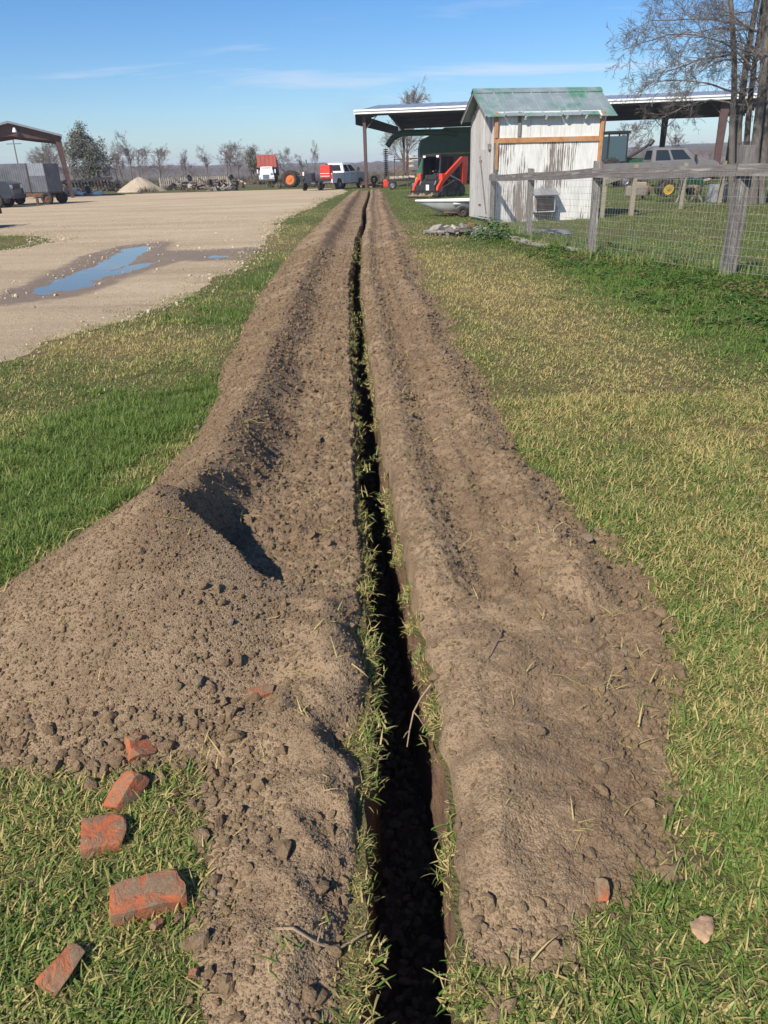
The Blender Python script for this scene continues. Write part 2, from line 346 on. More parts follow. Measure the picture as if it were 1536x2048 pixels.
class MB:
    def __init__(s): s.v = []; s.f = []
    def add(s, V, F, M=None):
        n = len(s.v)
        for p in V: s.v.append(tuple(M @ Vector(p)) if M is not None else tuple(p))
        for f in F: s.f.append([i + n for i in f])
        return s
    def box(s, c, d, M=None, rot=None):
        x, y, z = (k / 2 for k in d)
        V = [Vector((a * x, b * y, e * z)) for a in (-1, 1) for b in (-1, 1) for e in (-1, 1)]
        if rot: E = Euler(rot).to_matrix(); V = [E @ p for p in V]
        V = [p + Vector(c) for p in V]
        return s.add(V, [(0, 1, 3, 2), (4, 6, 7, 5), (0, 4, 5, 1), (2, 3, 7, 6), (0, 2, 6, 4), (1, 5, 7, 3)], M)
    def hexa(s, b4, t4, M=None):
        return s.add(list(b4) + list(t4), [(3, 2, 1, 0), (4, 5, 6, 7), (0, 1, 5, 4), (1, 2, 6, 5), (2, 3, 7, 6), (3, 0, 4, 7)], M)
    def bar(s, p0, p1, w, h, M=None, up=(0, 0, 1)):
        p0 = Vector(p0); p1 = Vector(p1); d = (p1 - p0).normalized(); u = Vector(up)
        if abs(d.dot(u)) > .95: u = Vector((0, 1, 0))
        a = d.cross(u).normalized() * w / 2; b = a.cross(d).normalized() * h / 2
        return s.hexa([p0 - a - b, p0 + a - b, p0 + a + b, p0 - a + b], [p1 - a - b, p1 + a - b, p1 + a + b, p1 - a + b], M)
    def tube(s, pts, rad, n=8, M=None, caps=True):
        pts = [Vector(p) for p in pts]; rad = rad if isinstance(rad, (list, tuple)) else [rad] * len(pts)
        V = []; F = []; t0 = (pts[1] - pts[0]).normalized(); a = t0.orthogonal().normalized()
        for i, p in enumerate(pts):
            t = (pts[min(i + 1, len(pts) - 1)] - pts[max(i - 1, 0)]).normalized()
            a = (a - t * a.dot(t)).normalized(); b = t.cross(a)
            for k in range(n):
                q = 2 * math.pi * k / n; V.append(p + (a * math.cos(q) + b * math.sin(q)) * rad[i])
        for i in range(len(pts) - 1):
            for k in range(n):
                k2 = (k + 1) % n; F.append((i * n + k, i * n + k2, (i + 1) * n + k2, (i + 1) * n + k))
        if caps: F.append(tuple(range(n))[::-1]); F.append(tuple(range((len(pts) - 1) * n, len(pts) * n)))
        return s.add(V, F, M)
    def cyl(s, p0, p1, r0, r1=None, n=12, M=None): return s.tube([p0, p1], [r0, r0 if r1 is None else r1], n, M)
    def prism(s, prof, axis, a, b, M=None):
        """2D profile extruded along axis ('x','y','z') from a to b"""
        def P(u, w, t): return {'x': (t, u, w), 'y': (u, t, w), 'z': (u, w, t)}[axis]
        n = len(prof); V = [P(*p, a) for p in prof] + [P(*p, b) for p in prof]
        F = [tuple(range(n)), tuple(range(n, 2 * n))[::-1]] + [(i, (i + 1) % n + 0, (i + 1) % n + n, i + n) for i in range(n)]
        return s.add(V, F, M)
    def lathe(s, prof, n=16, M=None):
        """(radius, height) profile turned about z"""
        V = []; F = []; m = len(prof)
        for k in range(n):
            q = 2 * math.pi * k / n
            V += [(r * math.cos(q), r * math.sin(q), z) for r, z in prof]
        for k in range(n):
            k2 = (k + 1) % n
            for i in range(m - 1): F.append((k * m + i, k2 * m + i, k2 * m + i + 1, k * m + i + 1))
        return s.add(V, F, M)
    def sheet(s, fn, nu, nv, M=None):
        V = [fn(i / nu, j / nv) for i in range(nu + 1) for j in range(nv + 1)]
        F = [(i * (nv + 1) + j, (i + 1) * (nv + 1) + j, (i + 1) * (nv + 1) + j + 1, i * (nv + 1) + j + 1) for i in range(nu) for j in range(nv)]
        return s.add(V, F, M)
    def mesh(s, name, material, smooth=False, bevel=0, fix=True):
        me = bpy.data.meshes.new(name); me.from_pydata(s.v, [], s.f); me.update()
        if fix or bevel:
            bm = bmesh.new(); bm.from_mesh(me)
            if bevel: bmesh.ops.bevel(bm, geom=list(bm.edges), offset=bevel, segments=2, profile=.6, affect='EDGES', clamp_overlap=True)
            bmesh.ops.recalc_face_normals(bm, faces=bm.faces); bm.to_mesh(me); bm.free()
        if smooth:
            for p in me.polygons: p.use_smooth = True
            if smooth != 'all': me.set_sharp_from_angle(angle=R(38))
        if material: me.materials.append(material)
        return me
    def build(s, name, material, parent=None, smooth=False, bevel=0, **k):
        return link(name, s.mesh(name, material, smooth, bevel), parent, **k)
def arc(cx, cy, r, a0, a1, n): return [(cx + r * math.cos(R(a0 + (a1 - a0) * i / n)), cy + r * math.sin(R(a0 + (a1 - a0) * i / n))) for i in range(n + 1)]

# ------------------------------------------------------------------ terrain meshes
def build_ground():
    ys = np.concatenate([np.arange(-25, -1, 3.0), np.arange(-1, 8, .06), np.arange(8, 20, .15), np.arange(20, 75, .5), np.arange(75, 160, 3), np.geomspace(160, 2600, 24)])
    s = np.concatenate([[0, .02, .05], np.arange(.1, 6, .07), np.arange(6, 18, .3), np.arange(18, 60, 2), np.geomspace(60, 2200, 24)])
    V = []; F = []; off = 0
    for sg in (-1, 1):
        Y, S = np.meshgrid(ys, s, indexing='ij')
        X = tc_x(Y) + sg * (tc_w(Y) * ((Y > -2) & (Y < 58)) + S)
        Z = ground_z(X, Y) - .09 * sstep(.25, .7, gravel_mask(X, Y)) * (Y > 4.5)
        V.append(np.stack([X, Y, Z], -1).reshape(-1, 3)); f = grid_faces(len(ys), len(s)) + off
        F.append(f[:, ::-1] if sg < 0 else f); off += X.size
    V = np.concatenate(V); F = np.concatenate(F)
    g = green_f(V[:, 0], V[:, 1])
    link('ground', np_mesh('ground', V, F, lawn_m, True, {'green': g, 'scrub': sstep(84, 100, V[:, 1] + 4 * perlin(V[:, 0] * .1, V[:, 1] * .1, 94))}), kind='structure')
build_ground()
def build_trench():
    ys = np.concatenate([np.arange(-2, .5, .1), np.arange(.5, 8, .012), np.arange(8, 20, .05), np.arange(20, 58.05, .25)])
    prof = np.concatenate([np.linspace(0, 1, 26), np.linspace(1.05, 1.95, 16), np.linspace(2, 3, 26)])    # 0..1 left wall, 1..2 floor, 2..3 right wall
    Y, T = np.meshgrid(ys, prof, indexing='ij')
    dep = .62 + .04 * perlin(Y * 1.3, 2.0, 101)
    fl = np.clip(T - 1, 0, 1); zt = np.where(T < 1, -T * dep, np.where(T > 2, -(3 - T) * dep, -dep + .09 * fbm(fl * 1.5, Y * 5, 4, 102) + .05 * np.abs(perlin(fl * 3, Y * 14, 103))))
    w = tc_w(Y); side = np.where(T < 1, -1, np.where(T > 2, 1, fl * 2 - 1))
    taper = 1 - .12 * np.clip(-zt / .6, 0, 1)
    rough = (.010 * fbm(Y * 6, zt * 6, 3, 104) + .007 * perlin(Y * 30, zt * 30, 105)) * sstep(0, .06, -zt)
    X = tc_x(Y) + side * (w * taper) + rough * side * -1
    Z = zt + np.where((T == 0) | (T == 3), ground_z(X, Y), 0)
    V = np.stack([X, Y, Z], -1).reshape(-1, 3)
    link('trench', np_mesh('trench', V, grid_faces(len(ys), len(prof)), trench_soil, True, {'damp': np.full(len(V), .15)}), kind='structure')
build_trench()
def bank_rows():
    near = []; y = .72
    while y < 58.5:
        near.append(y); y += min(max(y * y + 2.4, 1.5) / (1.55 * 740) * 1.0, .085)
    return np.array(near)
ROWS = bank_rows()
def build_bank(name, fn, sgn, ncol, wid, label):
    q = np.linspace(0, 1, ncol); S = .05 + q ** 1.15 * (wid - .05)
    Y, SS = np.meshgrid(ROWS, S, indexing='ij')
    X = tc_x(Y) + sgn * SS
    Z = fn(X, Y)
    damp = .6 * fbm(X * 1.3, Y * .7, 4, 111)
    if sgn < 0:
        a = SS; damp = damp - .25 * sstep(3.0, 2.2, Y) + .45 * np.exp(-((a - .62) / .11) ** 2) * sstep(2.6, 3, Y) - .12 * np.exp(-((a - .3) / .2) ** 2) * sstep(2.5, 3, Y) + .3 * sstep(10, 40, Y)
    else:
        damp = damp + .22 * np.exp(-((SS - .46) / .13) ** 2) * sstep(2.2, 2.6, Y) - .28 * np.exp(-((SS - .22) / .09) ** 2) + .12 * np.exp(-((SS - .4) / .15) ** 2 - ((Y - 1.9) / .5) ** 2) + .25 * sstep(10, 40, Y)
    V = np.stack([X, Y, Z], -1).reshape(-1, 3); F = grid_faces(len(ROWS), ncol)
    if sgn > 0: pass
    else: F = F[:, ::-1]
    keep = (V[:, 2][F].max(1) > -.05) & ((SS - tc_w(Y)).ravel()[F].min(1) > .002)
    F = F[keep]; used = np.unique(F); remap = np.zeros(len(V), np.int64); remap[used] = np.arange(len(used))
    link(name, np_mesh(name, V[used], remap[F], soil, True, {'damp': damp.ravel()[used]}), None, label, 'dirt bank')
build_bank('spoil_bank', left_bank, -1, 250, 1.85, 'tall brown dirt ridge piled along the left side of the trench')
build_bank('spoil_bank', right_bank, 1, 190, 1.30, 'low flattened brown dirt bank along the right side of the trench')

def build_gravel():
    ys = np.concatenate([np.arange(2, 9, .08), np.arange(9, 24, .09), np.arange(24, 71.5, .35)])
    s = np.concatenate([np.linspace(-.25, .5, 16), np.linspace(.58, 5.5, 70), np.linspace(5.8, 16, 60), np.linspace(17, 110, 40)])
    Y, S = np.meshgrid(ys, s, indexing='ij'); X = gravel_edge(Y) - S
    m = gravel_mask(X, Y); pd = puddle_depth(X, Y)
    Z = ground_z(X, Y) + .018 * sstep(-.02, .35, m + .25 * fbm(X * 2.5, Y * 2.5, 3, 121)) - .03 * sstep(.05, -.2, m) - .034 * sstep(-.28, .22, pd) + .006 * fbm(X * 1.1, Y * .8, 3, 122)
    rut = .5 + .5 * perlin(X * 1.6 + Y * .22 + 1.2 * perlin(X * .2, Y * .2, 124), Y * .05, 123); Z = Z - .012 * rut * sstep(.6, 1.2, m) + .004 * perlin(X * 6, Y * 4, 125)
    Z = np.where(Y > 4, Z, Z - .04 * sstep(4, 2.5, Y))
    wet = sstep(-.75, -.05, pd) + .8 * np.exp(-((X + 4.2) / 2.2) ** 2 - ((Y - 16.4) / 1.2) ** 2) + .6 * np.exp(-((X + 12) / 4) ** 2 - ((Y - 52) / .8) ** 2)
    V = np.stack([X, Y, Z], -1).reshape(-1, 3)
    link('gravel_lot', np_mesh('gravel_lot', V, grid_faces(len(ys), len(s))[:, ::-1], gravel_m, True, {'wet': wet.ravel()}), kind='structure')
build_gravel()
def build_water(name, x0, x1, y0, y1):
    V = [(x0, y0, 0), (x1, y0, 0), (x1, y1, 0), (x0, y1, 0)]
    xs = np.linspace(x0, x1, 80); ys = np.linspace(y0, y1, 120); X, Y = np.meshgrid(xs, ys); pd = puddle_depth(X, Y)
    Z = np.full(X.shape, -.0075); F = grid_faces(120, 80); V = np.stack([X, Y, Z], -1).reshape(-1, 3)
    keep = pd.ravel()[F].max(1) > -.12; F = F[keep]; used = np.unique(F); rm = np.zeros(len(V), np.int64); rm[used] = np.arange(len(used))
    link(name, np_mesh(name, V[used], rm[F], water_m, True), kind='structure')
build_water('puddle', -6.6, -3.7, 10, 20.5)
build_water('puddle', -3.6, -2.5, 15.2, 16.5)

# far fields and the low wooded rise on the horizon
def build_hills():
    xs = np.linspace(-1500, 1500, 500); ts = np.linspace(0, 1, 8); X, T = np.meshgrid(xs, ts, indexing='ij')
    hh = np.interp(xs, [-1500, -300, -160, -50, 60, 240, 400, 1500], [9, 8, 6.0, 5.2, 5.0, 10, 12, 14]) * 1.15 + 1.2 * fbm(xs / 40, xs * 0, 3, 131) + 1.0 * perlin(xs / 6, xs * 0, 132)
    Y = 640 + T * 160 + 6 * perlin(X / 15, T * 3, 133); Z = -1 + (hh[:, None] + 1) * np.sin(np.clip(T * 1.9, 0, 1) * math.pi / 2)
    V = np.stack([X, Y, Z], -1).reshape(-1, 3)
    m = mat('far_wood', (.105, .085, .07), (.065, .058, .05), .12, .95, c3=(.05, .062, .04), s3=.02, f3=(.5, .6))
    link('hills', np_mesh('hills', V, grid_faces(500, 8)[:, ::-1], m, True), kind='structure')
build_hills()
# ------------------------------------------------------------------ loose cover: grass, weeds, clods (nobody could count these)
def gn_scatter(name, variants, P, rot, scl, idx, hue, label, cat, kind='stuff'):
    """one object whose points carry instances of the variant meshes"""
    src = bpy.data.collections.new(name + '_kinds')
    for i, me in enumerate(variants): src.objects.link(bpy.data.objects.new('%s_kind_%02d' % (name, i), me))
    me = bpy.data.meshes.new(name); me.vertices.add(len(P)); me.vertices.foreach_set('co', np.asarray(P, np.float32).ravel())
    a = me.attributes.new('rot', 'FLOAT_VECTOR', 'POINT'); a.data.foreach_set('vector', np.asarray(rot, np.float32).ravel())
    a = me.attributes.new('scl', 'FLOAT_VECTOR', 'POINT'); a.data.foreach_set('vector', np.asarray(scl, np.float32).ravel())
    a = me.attributes.new('idx', 'INT', 'POINT'); a.data.foreach_set('value', np.asarray(idx, np.int32).ravel())
    a = me.attributes.new('hue', 'FLOAT', 'POINT'); a.data.foreach_set('value', np.asarray(hue, np.float32).ravel())
    o = link(name, me, None, label, cat, kind=kind)
    g = bpy.data.node_groups.new(name, 'GeometryNodeTree')
    g.interface.new_socket('Geometry', in_out='INPUT', socket_type='NodeSocketGeometry'); g.interface.new_socket('Geometry', in_out='OUTPUT', socket_type='NodeSocketGeometry')
    N = g.nodes; L = g.links
    gi = N.new('NodeGroupInput'); go = N.new('NodeGroupOutput'); ip = N.new('GeometryNodeInstanceOnPoints'); ci = N.new('GeometryNodeCollectionInfo')
    ci.inputs['Collection'].default_value = src; ci.inputs['Separate Children'].default_value = True; ci.inputs['Reset Children'].default_value = True
    def na(nm, t):
        n = N.new('GeometryNodeInputNamedAttribute'); n.data_type = t; n.inputs[0].default_value = nm; return n.outputs[0]
    L.new(gi.outputs[0], ip.inputs['Points']); L.new(ci.outputs[0], ip.inputs['Instance']); ip.inputs['Pick Instance'].default_value = True
    L.new(na('idx', 'INT'), ip.inputs['Instance Index'])
    e2r = N.new('FunctionNodeEulerToRotation'); L.new(na('rot', 'FLOAT_VECTOR'), e2r.inputs[0]); L.new(e2r.outputs[0], ip.inputs['Rotation'])
    L.new(na('scl', 'FLOAT_VECTOR'), ip.inputs['Scale']); L.new(ip.outputs[0], go.inputs[0])
    md = o.modifiers.new('scatter', 'NODES'); md.node_group = g
    return o

def tuft_mesh(name, n, spread, h0, h1, wid, lean, material, seed, curl=.5, seg=3):
    r = np.random.default_rng(seed); V = []; F = []; T = []
    for i in range(n):
        a = r.uniform(0, 2 * np.pi); d = spread * math.sqrt(r.uniform()); bx, by = d * math.cos(a), d * math.sin(a)
        h = r.uniform(h0, h1); az = r.uniform(0, 2 * np.pi); ln = abs(r.normal(lean, .35)); w = wid * r.uniform(.7, 1.3)
        px, py = -math.sin(az), math.cos(az); base = len(V)
        x, y, z = bx, by, -.006; el = math.pi / 2 - min(ln, 1.45)
        for k in range(seg + 1):
            t = k / seg; ww = w * (1 - t ** 1.6) * .5 + (0 if k == seg else .0002)
            if k == seg: V.append((x, y, z)); T.append(1)
            else: V += [(x - px * ww, y - py * ww, z), (x + px * ww, y + py * ww, z)]; T += [t, t]
            st = h / seg; x += math.cos(az) * math.cos(el) * st; y += math.sin(az) * math.cos(el) * st; z += math.sin(el) * st
            el -= curl * r.uniform(.3, 1.2); el = max(el, -.5)
        for k in range(seg - 1): q = base + 2 * k; F += [(q, q + 1, q + 3), (q, q + 3, q + 2)]
        q = base + 2 * (seg - 1); F.append((q, q + 1, q + 2))
    return np_mesh(name, V, F, material, False, {'tip': T})
def leaf_mesh(name, n, spread, size, hgt, material, seed):
    r = np.random.default_rng(seed); V = []; F = []; T = []
    for i in range(n):
        a = r.uniform(0, 2 * np.pi); d = spread * math.sqrt(r.uniform()); c = np.array([d * math.cos(a), d * math.sin(a), r.uniform(.15, 1) * hgt * (1.1 - .6 * d / spread)])
        az = a + r.normal(0, .8); el = r.uniform(-.5, .5); s = size * r.uniform(.6, 1.3)
        u = np.array([math.cos(az) * math.cos(el), math.sin(az) * math.cos(el), math.sin(el)]); p = np.array([-math.sin(az), math.cos(az), r.uniform(-.3, .3)])
        b = len(V); pts = [c, c + .35 * s * u + .33 * s * p, c + .75 * s * u + .27 * s * p, c + s * u - np.array([0, 0, .15 * s]), c + .75 * s * u - .27 * s * p, c + .35 * s * u - .33 * s * p, c + .55 * s * u + np.array([0, 0, .08 * s])]
        V += [tuple(q) for q in pts]; T += [0, .2, .3, .6, .3, .2, .2]
        F += [(b, b + 1, b + 6), (b + 1, b + 2, b + 6), (b + 2, b + 3, b + 6), (b + 3, b + 4, b + 6), (b + 4, b + 5, b + 6), (b + 5, b, b + 6)]
        if i % 3 == 0:   # stalk
            b = len(V); V += [(c[0] * .6, c[1] * .6, -.01), (c[0] * .6 + .003, c[1] * .6, -.01), tuple(c)]; T += [0, 0, 0]; F.append((b, b + 1, b + 2))
    return np_mesh(name, V, F, material, False, {'tip': T})

lawn_near = [tuft_mesh('turf', 28, .06, .02, .055, .0043, .95, grass_m, 200 + i, .35) for i in range(7)]
lawn_long = [tuft_mesh('turf_long', 22, .05, .045, .10, .0046, .55, grass_m, 220 + i, .35) for i in range(4)]
lawn_mid = [tuft_mesh('turf_mid', 44, .17, .02, .055, .0065, .9, grass_m, 240 + i, .35) for i in range(5)]
lawn_far = [tuft_mesh('turf_far', 70, .55, .025, .065, .014, .9, grass_m, 260 + i, .35) for i in range(4)]

def inside_frame(x, y, pad=1.2):      # keeps the loose cover to a wedge a little wider than the view
    return np.abs(x) < .56 * (y * .906 + .66) + pad + .06 * y
def spoil_h(x, y): return np.where(x < tc_x(y), left_bank(x, y), right_bank(x, y))
SHED = (3.33, 22.8, R(10))
def in_shed(x, y):
    c, s = math.cos(SHED[2]), math.sin(SHED[2]); u = (x - SHED[0]) * c + (y - SHED[1]) * s; v = -(x - SHED[0]) * s + (y - SHED[1]) * c
    return (u > -.05) & (u < 3.25) & (v > -.02) & (v < 2.2)
def sample_band(y0, y1, dens, pad=1.2):
    xm = .56 * (y1 * .906 + .66) + pad + .06 * y1; n = int(dens * (y1 - y0) * 2 * xm)
    x = RNG.uniform(-xm, xm, n); y = RNG.uniform(y0, y1, n)
    ok = inside_frame(x, y, pad); return x[ok], y[ok]
P = []; RT = []; SC = []; IX = []; HU = []
def add_grass(x, y, first, count, s0, s1, hue_add=0, z=None, flat=1.0, edge=.004):
    zg = ground_z(x, y) if z is None else z; n = len(x)
    P.append(np.stack([x, y, zg], 1)); RT.append(np.stack([RNG.normal(0, .12, n), RNG.normal(0, .12, n), RNG.uniform(0, 6.28, n)], 1))
    s = RNG.uniform(s0, s1, n) * (1 + .4 * fbm(x * 3.1, y * 3.1, 2, 97)); SC.append(np.stack([s, s, s * flat], 1)); IX.append(first + RNG.integers(0, count, n)); HU.append(green_f(x, y) + hue_add)
def lawn_ok(x, y, margin=.0):
    a = np.abs(x - tc_x(y)) - tc_w(y)
    return (spoil_h(x, y) < ground_z(x, y) - .004 + margin) & (a > .012) & (gravel_mask(x, y) < -.05 + .6 * RNG.uniform(0, 1, len(x)) ** 3) & ~in_shed(x, y) & (fbm(x * 5, y * 5, 2, 98) > -.38 - .25 * RNG.uniform(size=len(x)))
for y0, y1, dens, first, cnt, s0, s1 in [(.55, 2.2, 1500, 0, 7, .7, 1.2), (2.2, 3.5, 1150, 0, 7, .8, 1.25), (3.5, 5.2, 620, 0, 7, .95, 1.45), (5.2, 7.5, 150, 11, 5, .7, 1.1), (7.5, 11, 90, 11, 5, .8, 1.3), (11, 16, 42, 11, 5, 1.0, 1.6),
                                         (16, 25, 9, 16, 4, .7, 1.1), (25, 40, 4.2, 16, 4, .9, 1.3), (40, 62, 2.0, 16, 4, 1.0, 1.6)]:
    x, y = sample_band(y0, y1, dens); ok = lawn_ok(x, y); x, y = x[ok], y[ok]; add_grass(x, y, first, cnt, s0, s1)
# longer, greener clumps where the lawn is lush
for y0, y1, dens, s0, s1 in [(.6, 6, 260, .6, 1.1), (6, 12, 60, .9, 1.5)]:
    x, y = sample_band(y0, y1, dens); ok = lawn_ok(x, y) & (green_f(x, y) + .15 * perlin(x * 4, y * 4, 95) > .80); x, y = x[ok], y[ok]; add_grass(x, y, 7, 4, s0, s1, .15)
# ragged sod along both lips of the trench
for sg in (-1, 1):
    y = np.concatenate([RNG.uniform(.7, 3.5, 180), RNG.uniform(3.5, 9, 180), RNG.uniform(9, 22, 100)]); w = tc_w(y)
    clump = perlin(y * 5, sg * 3.0, 96) > -.05 + .25 * RNG.normal(size=len(y))
    y = y[clump]; w = w[clump]; x = tc_x(y) + sg * (w + RNG.uniform(-.014, .02, len(y)))
    n = len(y); z = ground_z(x, y) + np.where((x - tc_x(y)) * sg < w, -.03, .0)
    pick = RNG.uniform(size=n) < .25
    P.append(np.stack([x, y, z], 1)); RT.append(np.stack([RNG.normal(0, .3, n), -sg * RNG.uniform(.2, 1.1, n), RNG.normal(0, .4, n)], 1))
    s = RNG.uniform(.3, .95, n) * np.where(pick, .6, 1.0) * (1 + .02 * y); SC.append(np.stack([s, s, s], 1)); IX.append(np.where(pick, 7 + RNG.integers(0, 4, n), RNG.integers(0, 7, n))); HU.append(np.full(n, .42) + .1 * RNG.normal(size=n))
# torn sprigs of turf lying on the dirt
x, y = sample_band(.9, 7, 75); h = spoil_h(x, y); ok = (h > .0) & (np.abs(x - tc_x(y)) > tc_w(y) + .05) & (RNG.uniform(size=len(x)) < .16 + .84 * ((y < 2.4) & (x > .5)) + .7 * ((y < 1.7) & (x > -.62) & (x < -.36)) + .3 * ((y > 2.5) & (np.abs(x - tc_x(y)) < .4))); x, y, h = x[ok], y[ok], h[ok]
sprig = [tuft_mesh('sprig', 5, .03, .03, .08, .003, 1.3, grass_m, 280 + i, .25) for i in range(5)]
n = len(x); P.append(np.stack([x, y, h + .004], 1)); RT.append(np.stack([RNG.normal(0, .3, n), RNG.normal(0, .3, n), RNG.uniform(0, 6.28, n)], 1)); s = RNG.uniform(.5, 1.35, n); SC.append(np.stack([s, s, s], 1)); IX.append(20 + RNG.integers(0, 5, n)); HU.append(RNG.uniform(.05, .5, n))
# dry stems straggling across the dirt
def stem_mesh(name, seed):
    r = np.random.default_rng(seed); mb = MB(); p = np.array([0, 0, .004]); az = 0; pts = []
    for k in range(7): pts.append(tuple(p)); az += r.normal(0, .45); p = p + np.array([math.cos(az), math.sin(az), r.normal(0, .12)]) * .022; p[2] = max(p[2], .001)
    mb.tube(pts, [.0016] * 6 + [.0006], 3)
    if seed % 2: mb.tube([pts[3], tuple(np.array(pts[3]) + (.01, .02, .008)), tuple(np.array(pts[3]) + (.012, .045, .004))], [.0013, .001, .0005], 3)
    me = mb.mesh(name, grass_m); me.attributes.new('tip', 'FLOAT', 'POINT').data.foreach_set('value', np.ones(len(me.vertices), np.float32)); return me
stems = [stem_mesh('stem', 300 + i) for i in range(6)]
x, y = sample_band(.9, 9, 42); h = spoil_h(x, y); ok = (h > .0) & (np.abs(x - tc_x(y)) > tc_w(y) + .03) & (RNG.uniform(size=len(x)) < .5); x, y, h = x[ok], y[ok], h[ok]
n = len(x); P.append(np.stack([x, y, h + .003], 1)); RT.append(np.stack([RNG.normal(0, .2, n), RNG.normal(0, .2, n), RNG.uniform(0, 6.28, n)], 1)); s = RNG.uniform(.3, 1.1, n); SC.append(np.stack([s, s, s], 1)); IX.append(25 + RNG.integers(0, 6, n)); HU.append(RNG.uniform(-.3, .1, n))
gn_scatter('grass', lawn_near + lawn_long + lawn_mid + lawn_far + sprig + stems, np.concatenate(P), np.concatenate(RT), np.concatenate(SC), np.concatenate(IX), np.concatenate(HU), 'green and straw coloured grass of the lawn on both sides', 'grass')

# broad-leaved weeds spilling out from the fence
weeds = [leaf_mesh('weed', 34, .13, .05, .09, weed_m, 320 + i) for i in range(5)] + [tuft_mesh('rank_grass', 30, .11, .09, .22, .008, .45, grass_m, 340 + i, .35) for i in range(4)]
def fence_x(y): return np.interp(y, [7.0, 8.0, 10.74, 13.92, 17.53, 22.8], [6.6, 6.2, 4.92, 3.87, 3.44, 3.33])
wx, wy = sample_band(5.6, 22, 60); dfx = fence_x(wy) - wx
inner = np.interp(wy, [5.6, 8, 11, 14, 22], [3.2, 3.2, 2.0, 1.1, .8]); lim = inner * (1 + .35 * fbm(wx * 1.2, wy * 1.2, 3, 141))
ok = (dfx < lim) & (dfx > -.6 - .5 * perlin(wx, wy, 142)) & (RNG.uniform(size=len(wx)) < np.clip(1.25 - dfx / lim, 0, 1)) & ~in_shed(wx, wy) & (wy < 21)
wx, wy, dfx = wx[ok], wy[ok], dfx[ok]
n = len(wx); near_f = np.abs(dfx) < .45
wi = np.where((RNG.uniform(size=n) < .55) & near_f, 5 + RNG.integers(0, 4, n), RNG.integers(0, 5, n)); s = RNG.uniform(.6, 1.25, n) * (1 + .25 * near_f)
gn_scatter('weeds', weeds, np.stack([wx, wy, ground_z(wx, wy)], 1), np.stack([RNG.normal(0, .1, n), RNG.normal(0, .1, n), RNG.uniform(0, 6.28, n)], 1), np.stack([s, s, s], 1), wi, .35 + .5 * (wi > 4) + .35 * fbm(wx, wy, 3, 143) + .1 * RNG.normal(size=n), 'low broad-leaved green weeds growing along the wire fence', 'weeds')

# soil clods and crumbs
def clod_mesh(name, seed, sub=2):
    bm = bmesh.new(); bmesh.ops.create_icosphere(bm, subdivisions=sub, radius=1.0); r = random.Random(seed)
    ax = [(Vector((r.gauss(0, 1), r.gauss(0, 1), r.gauss(0, 1))).normalized(), r.uniform(.42, .85)) for _ in range(11)]
    for v in bm.verts:
        d = v.co.normalized(); k = 1.0
        for a, c in ax: 
            t = d.dot(a)
            if t > 0: k = min(k, c / max(t, .3))
        v.co = d * k * (1 + r.gauss(0, .06))
    sq = (r.uniform(.8, 1.25), r.uniform(.75, 1.1), r.uniform(.6, .9))
    for v in bm.verts: v.co = Vector((v.co.x * sq[0], v.co.y * sq[1], v.co.z * sq[2]))
    me = bpy.data.meshes.new(name); bm.to_mesh(me); bm.free(); me.materials.append(clod_m); return me
clods = [clod_mesh('clod', 400 + i) for i in range(8)]
def clod_field(y0, y1, dens, size, sig, sel):
    x, y = sample_band(y0, y1, dens); h = spoil_h(x, y); a = np.abs(x - tc_x(y)) - tc_w(y)
    ok = (a > .02) & sel(x, y, h, a); x, y, h = x[ok], y[ok], h[ok]; n = len(x)
    s = np.clip(size * np.exp(RNG.normal(0, sig, n)), size * .3, min(size * 4, .034))
    z = np.maximum(h, ground_z(x, y)) + s * np.where(s < .006, RNG.uniform(-.3, .3, n), .2)
    return np.stack([x, y, z], 1), s
U = lambda n: RNG.uniform(size=n)
def toe(x, y, h, k=.03): return np.exp(-(h / k) ** 2)
CP = []; CS = []
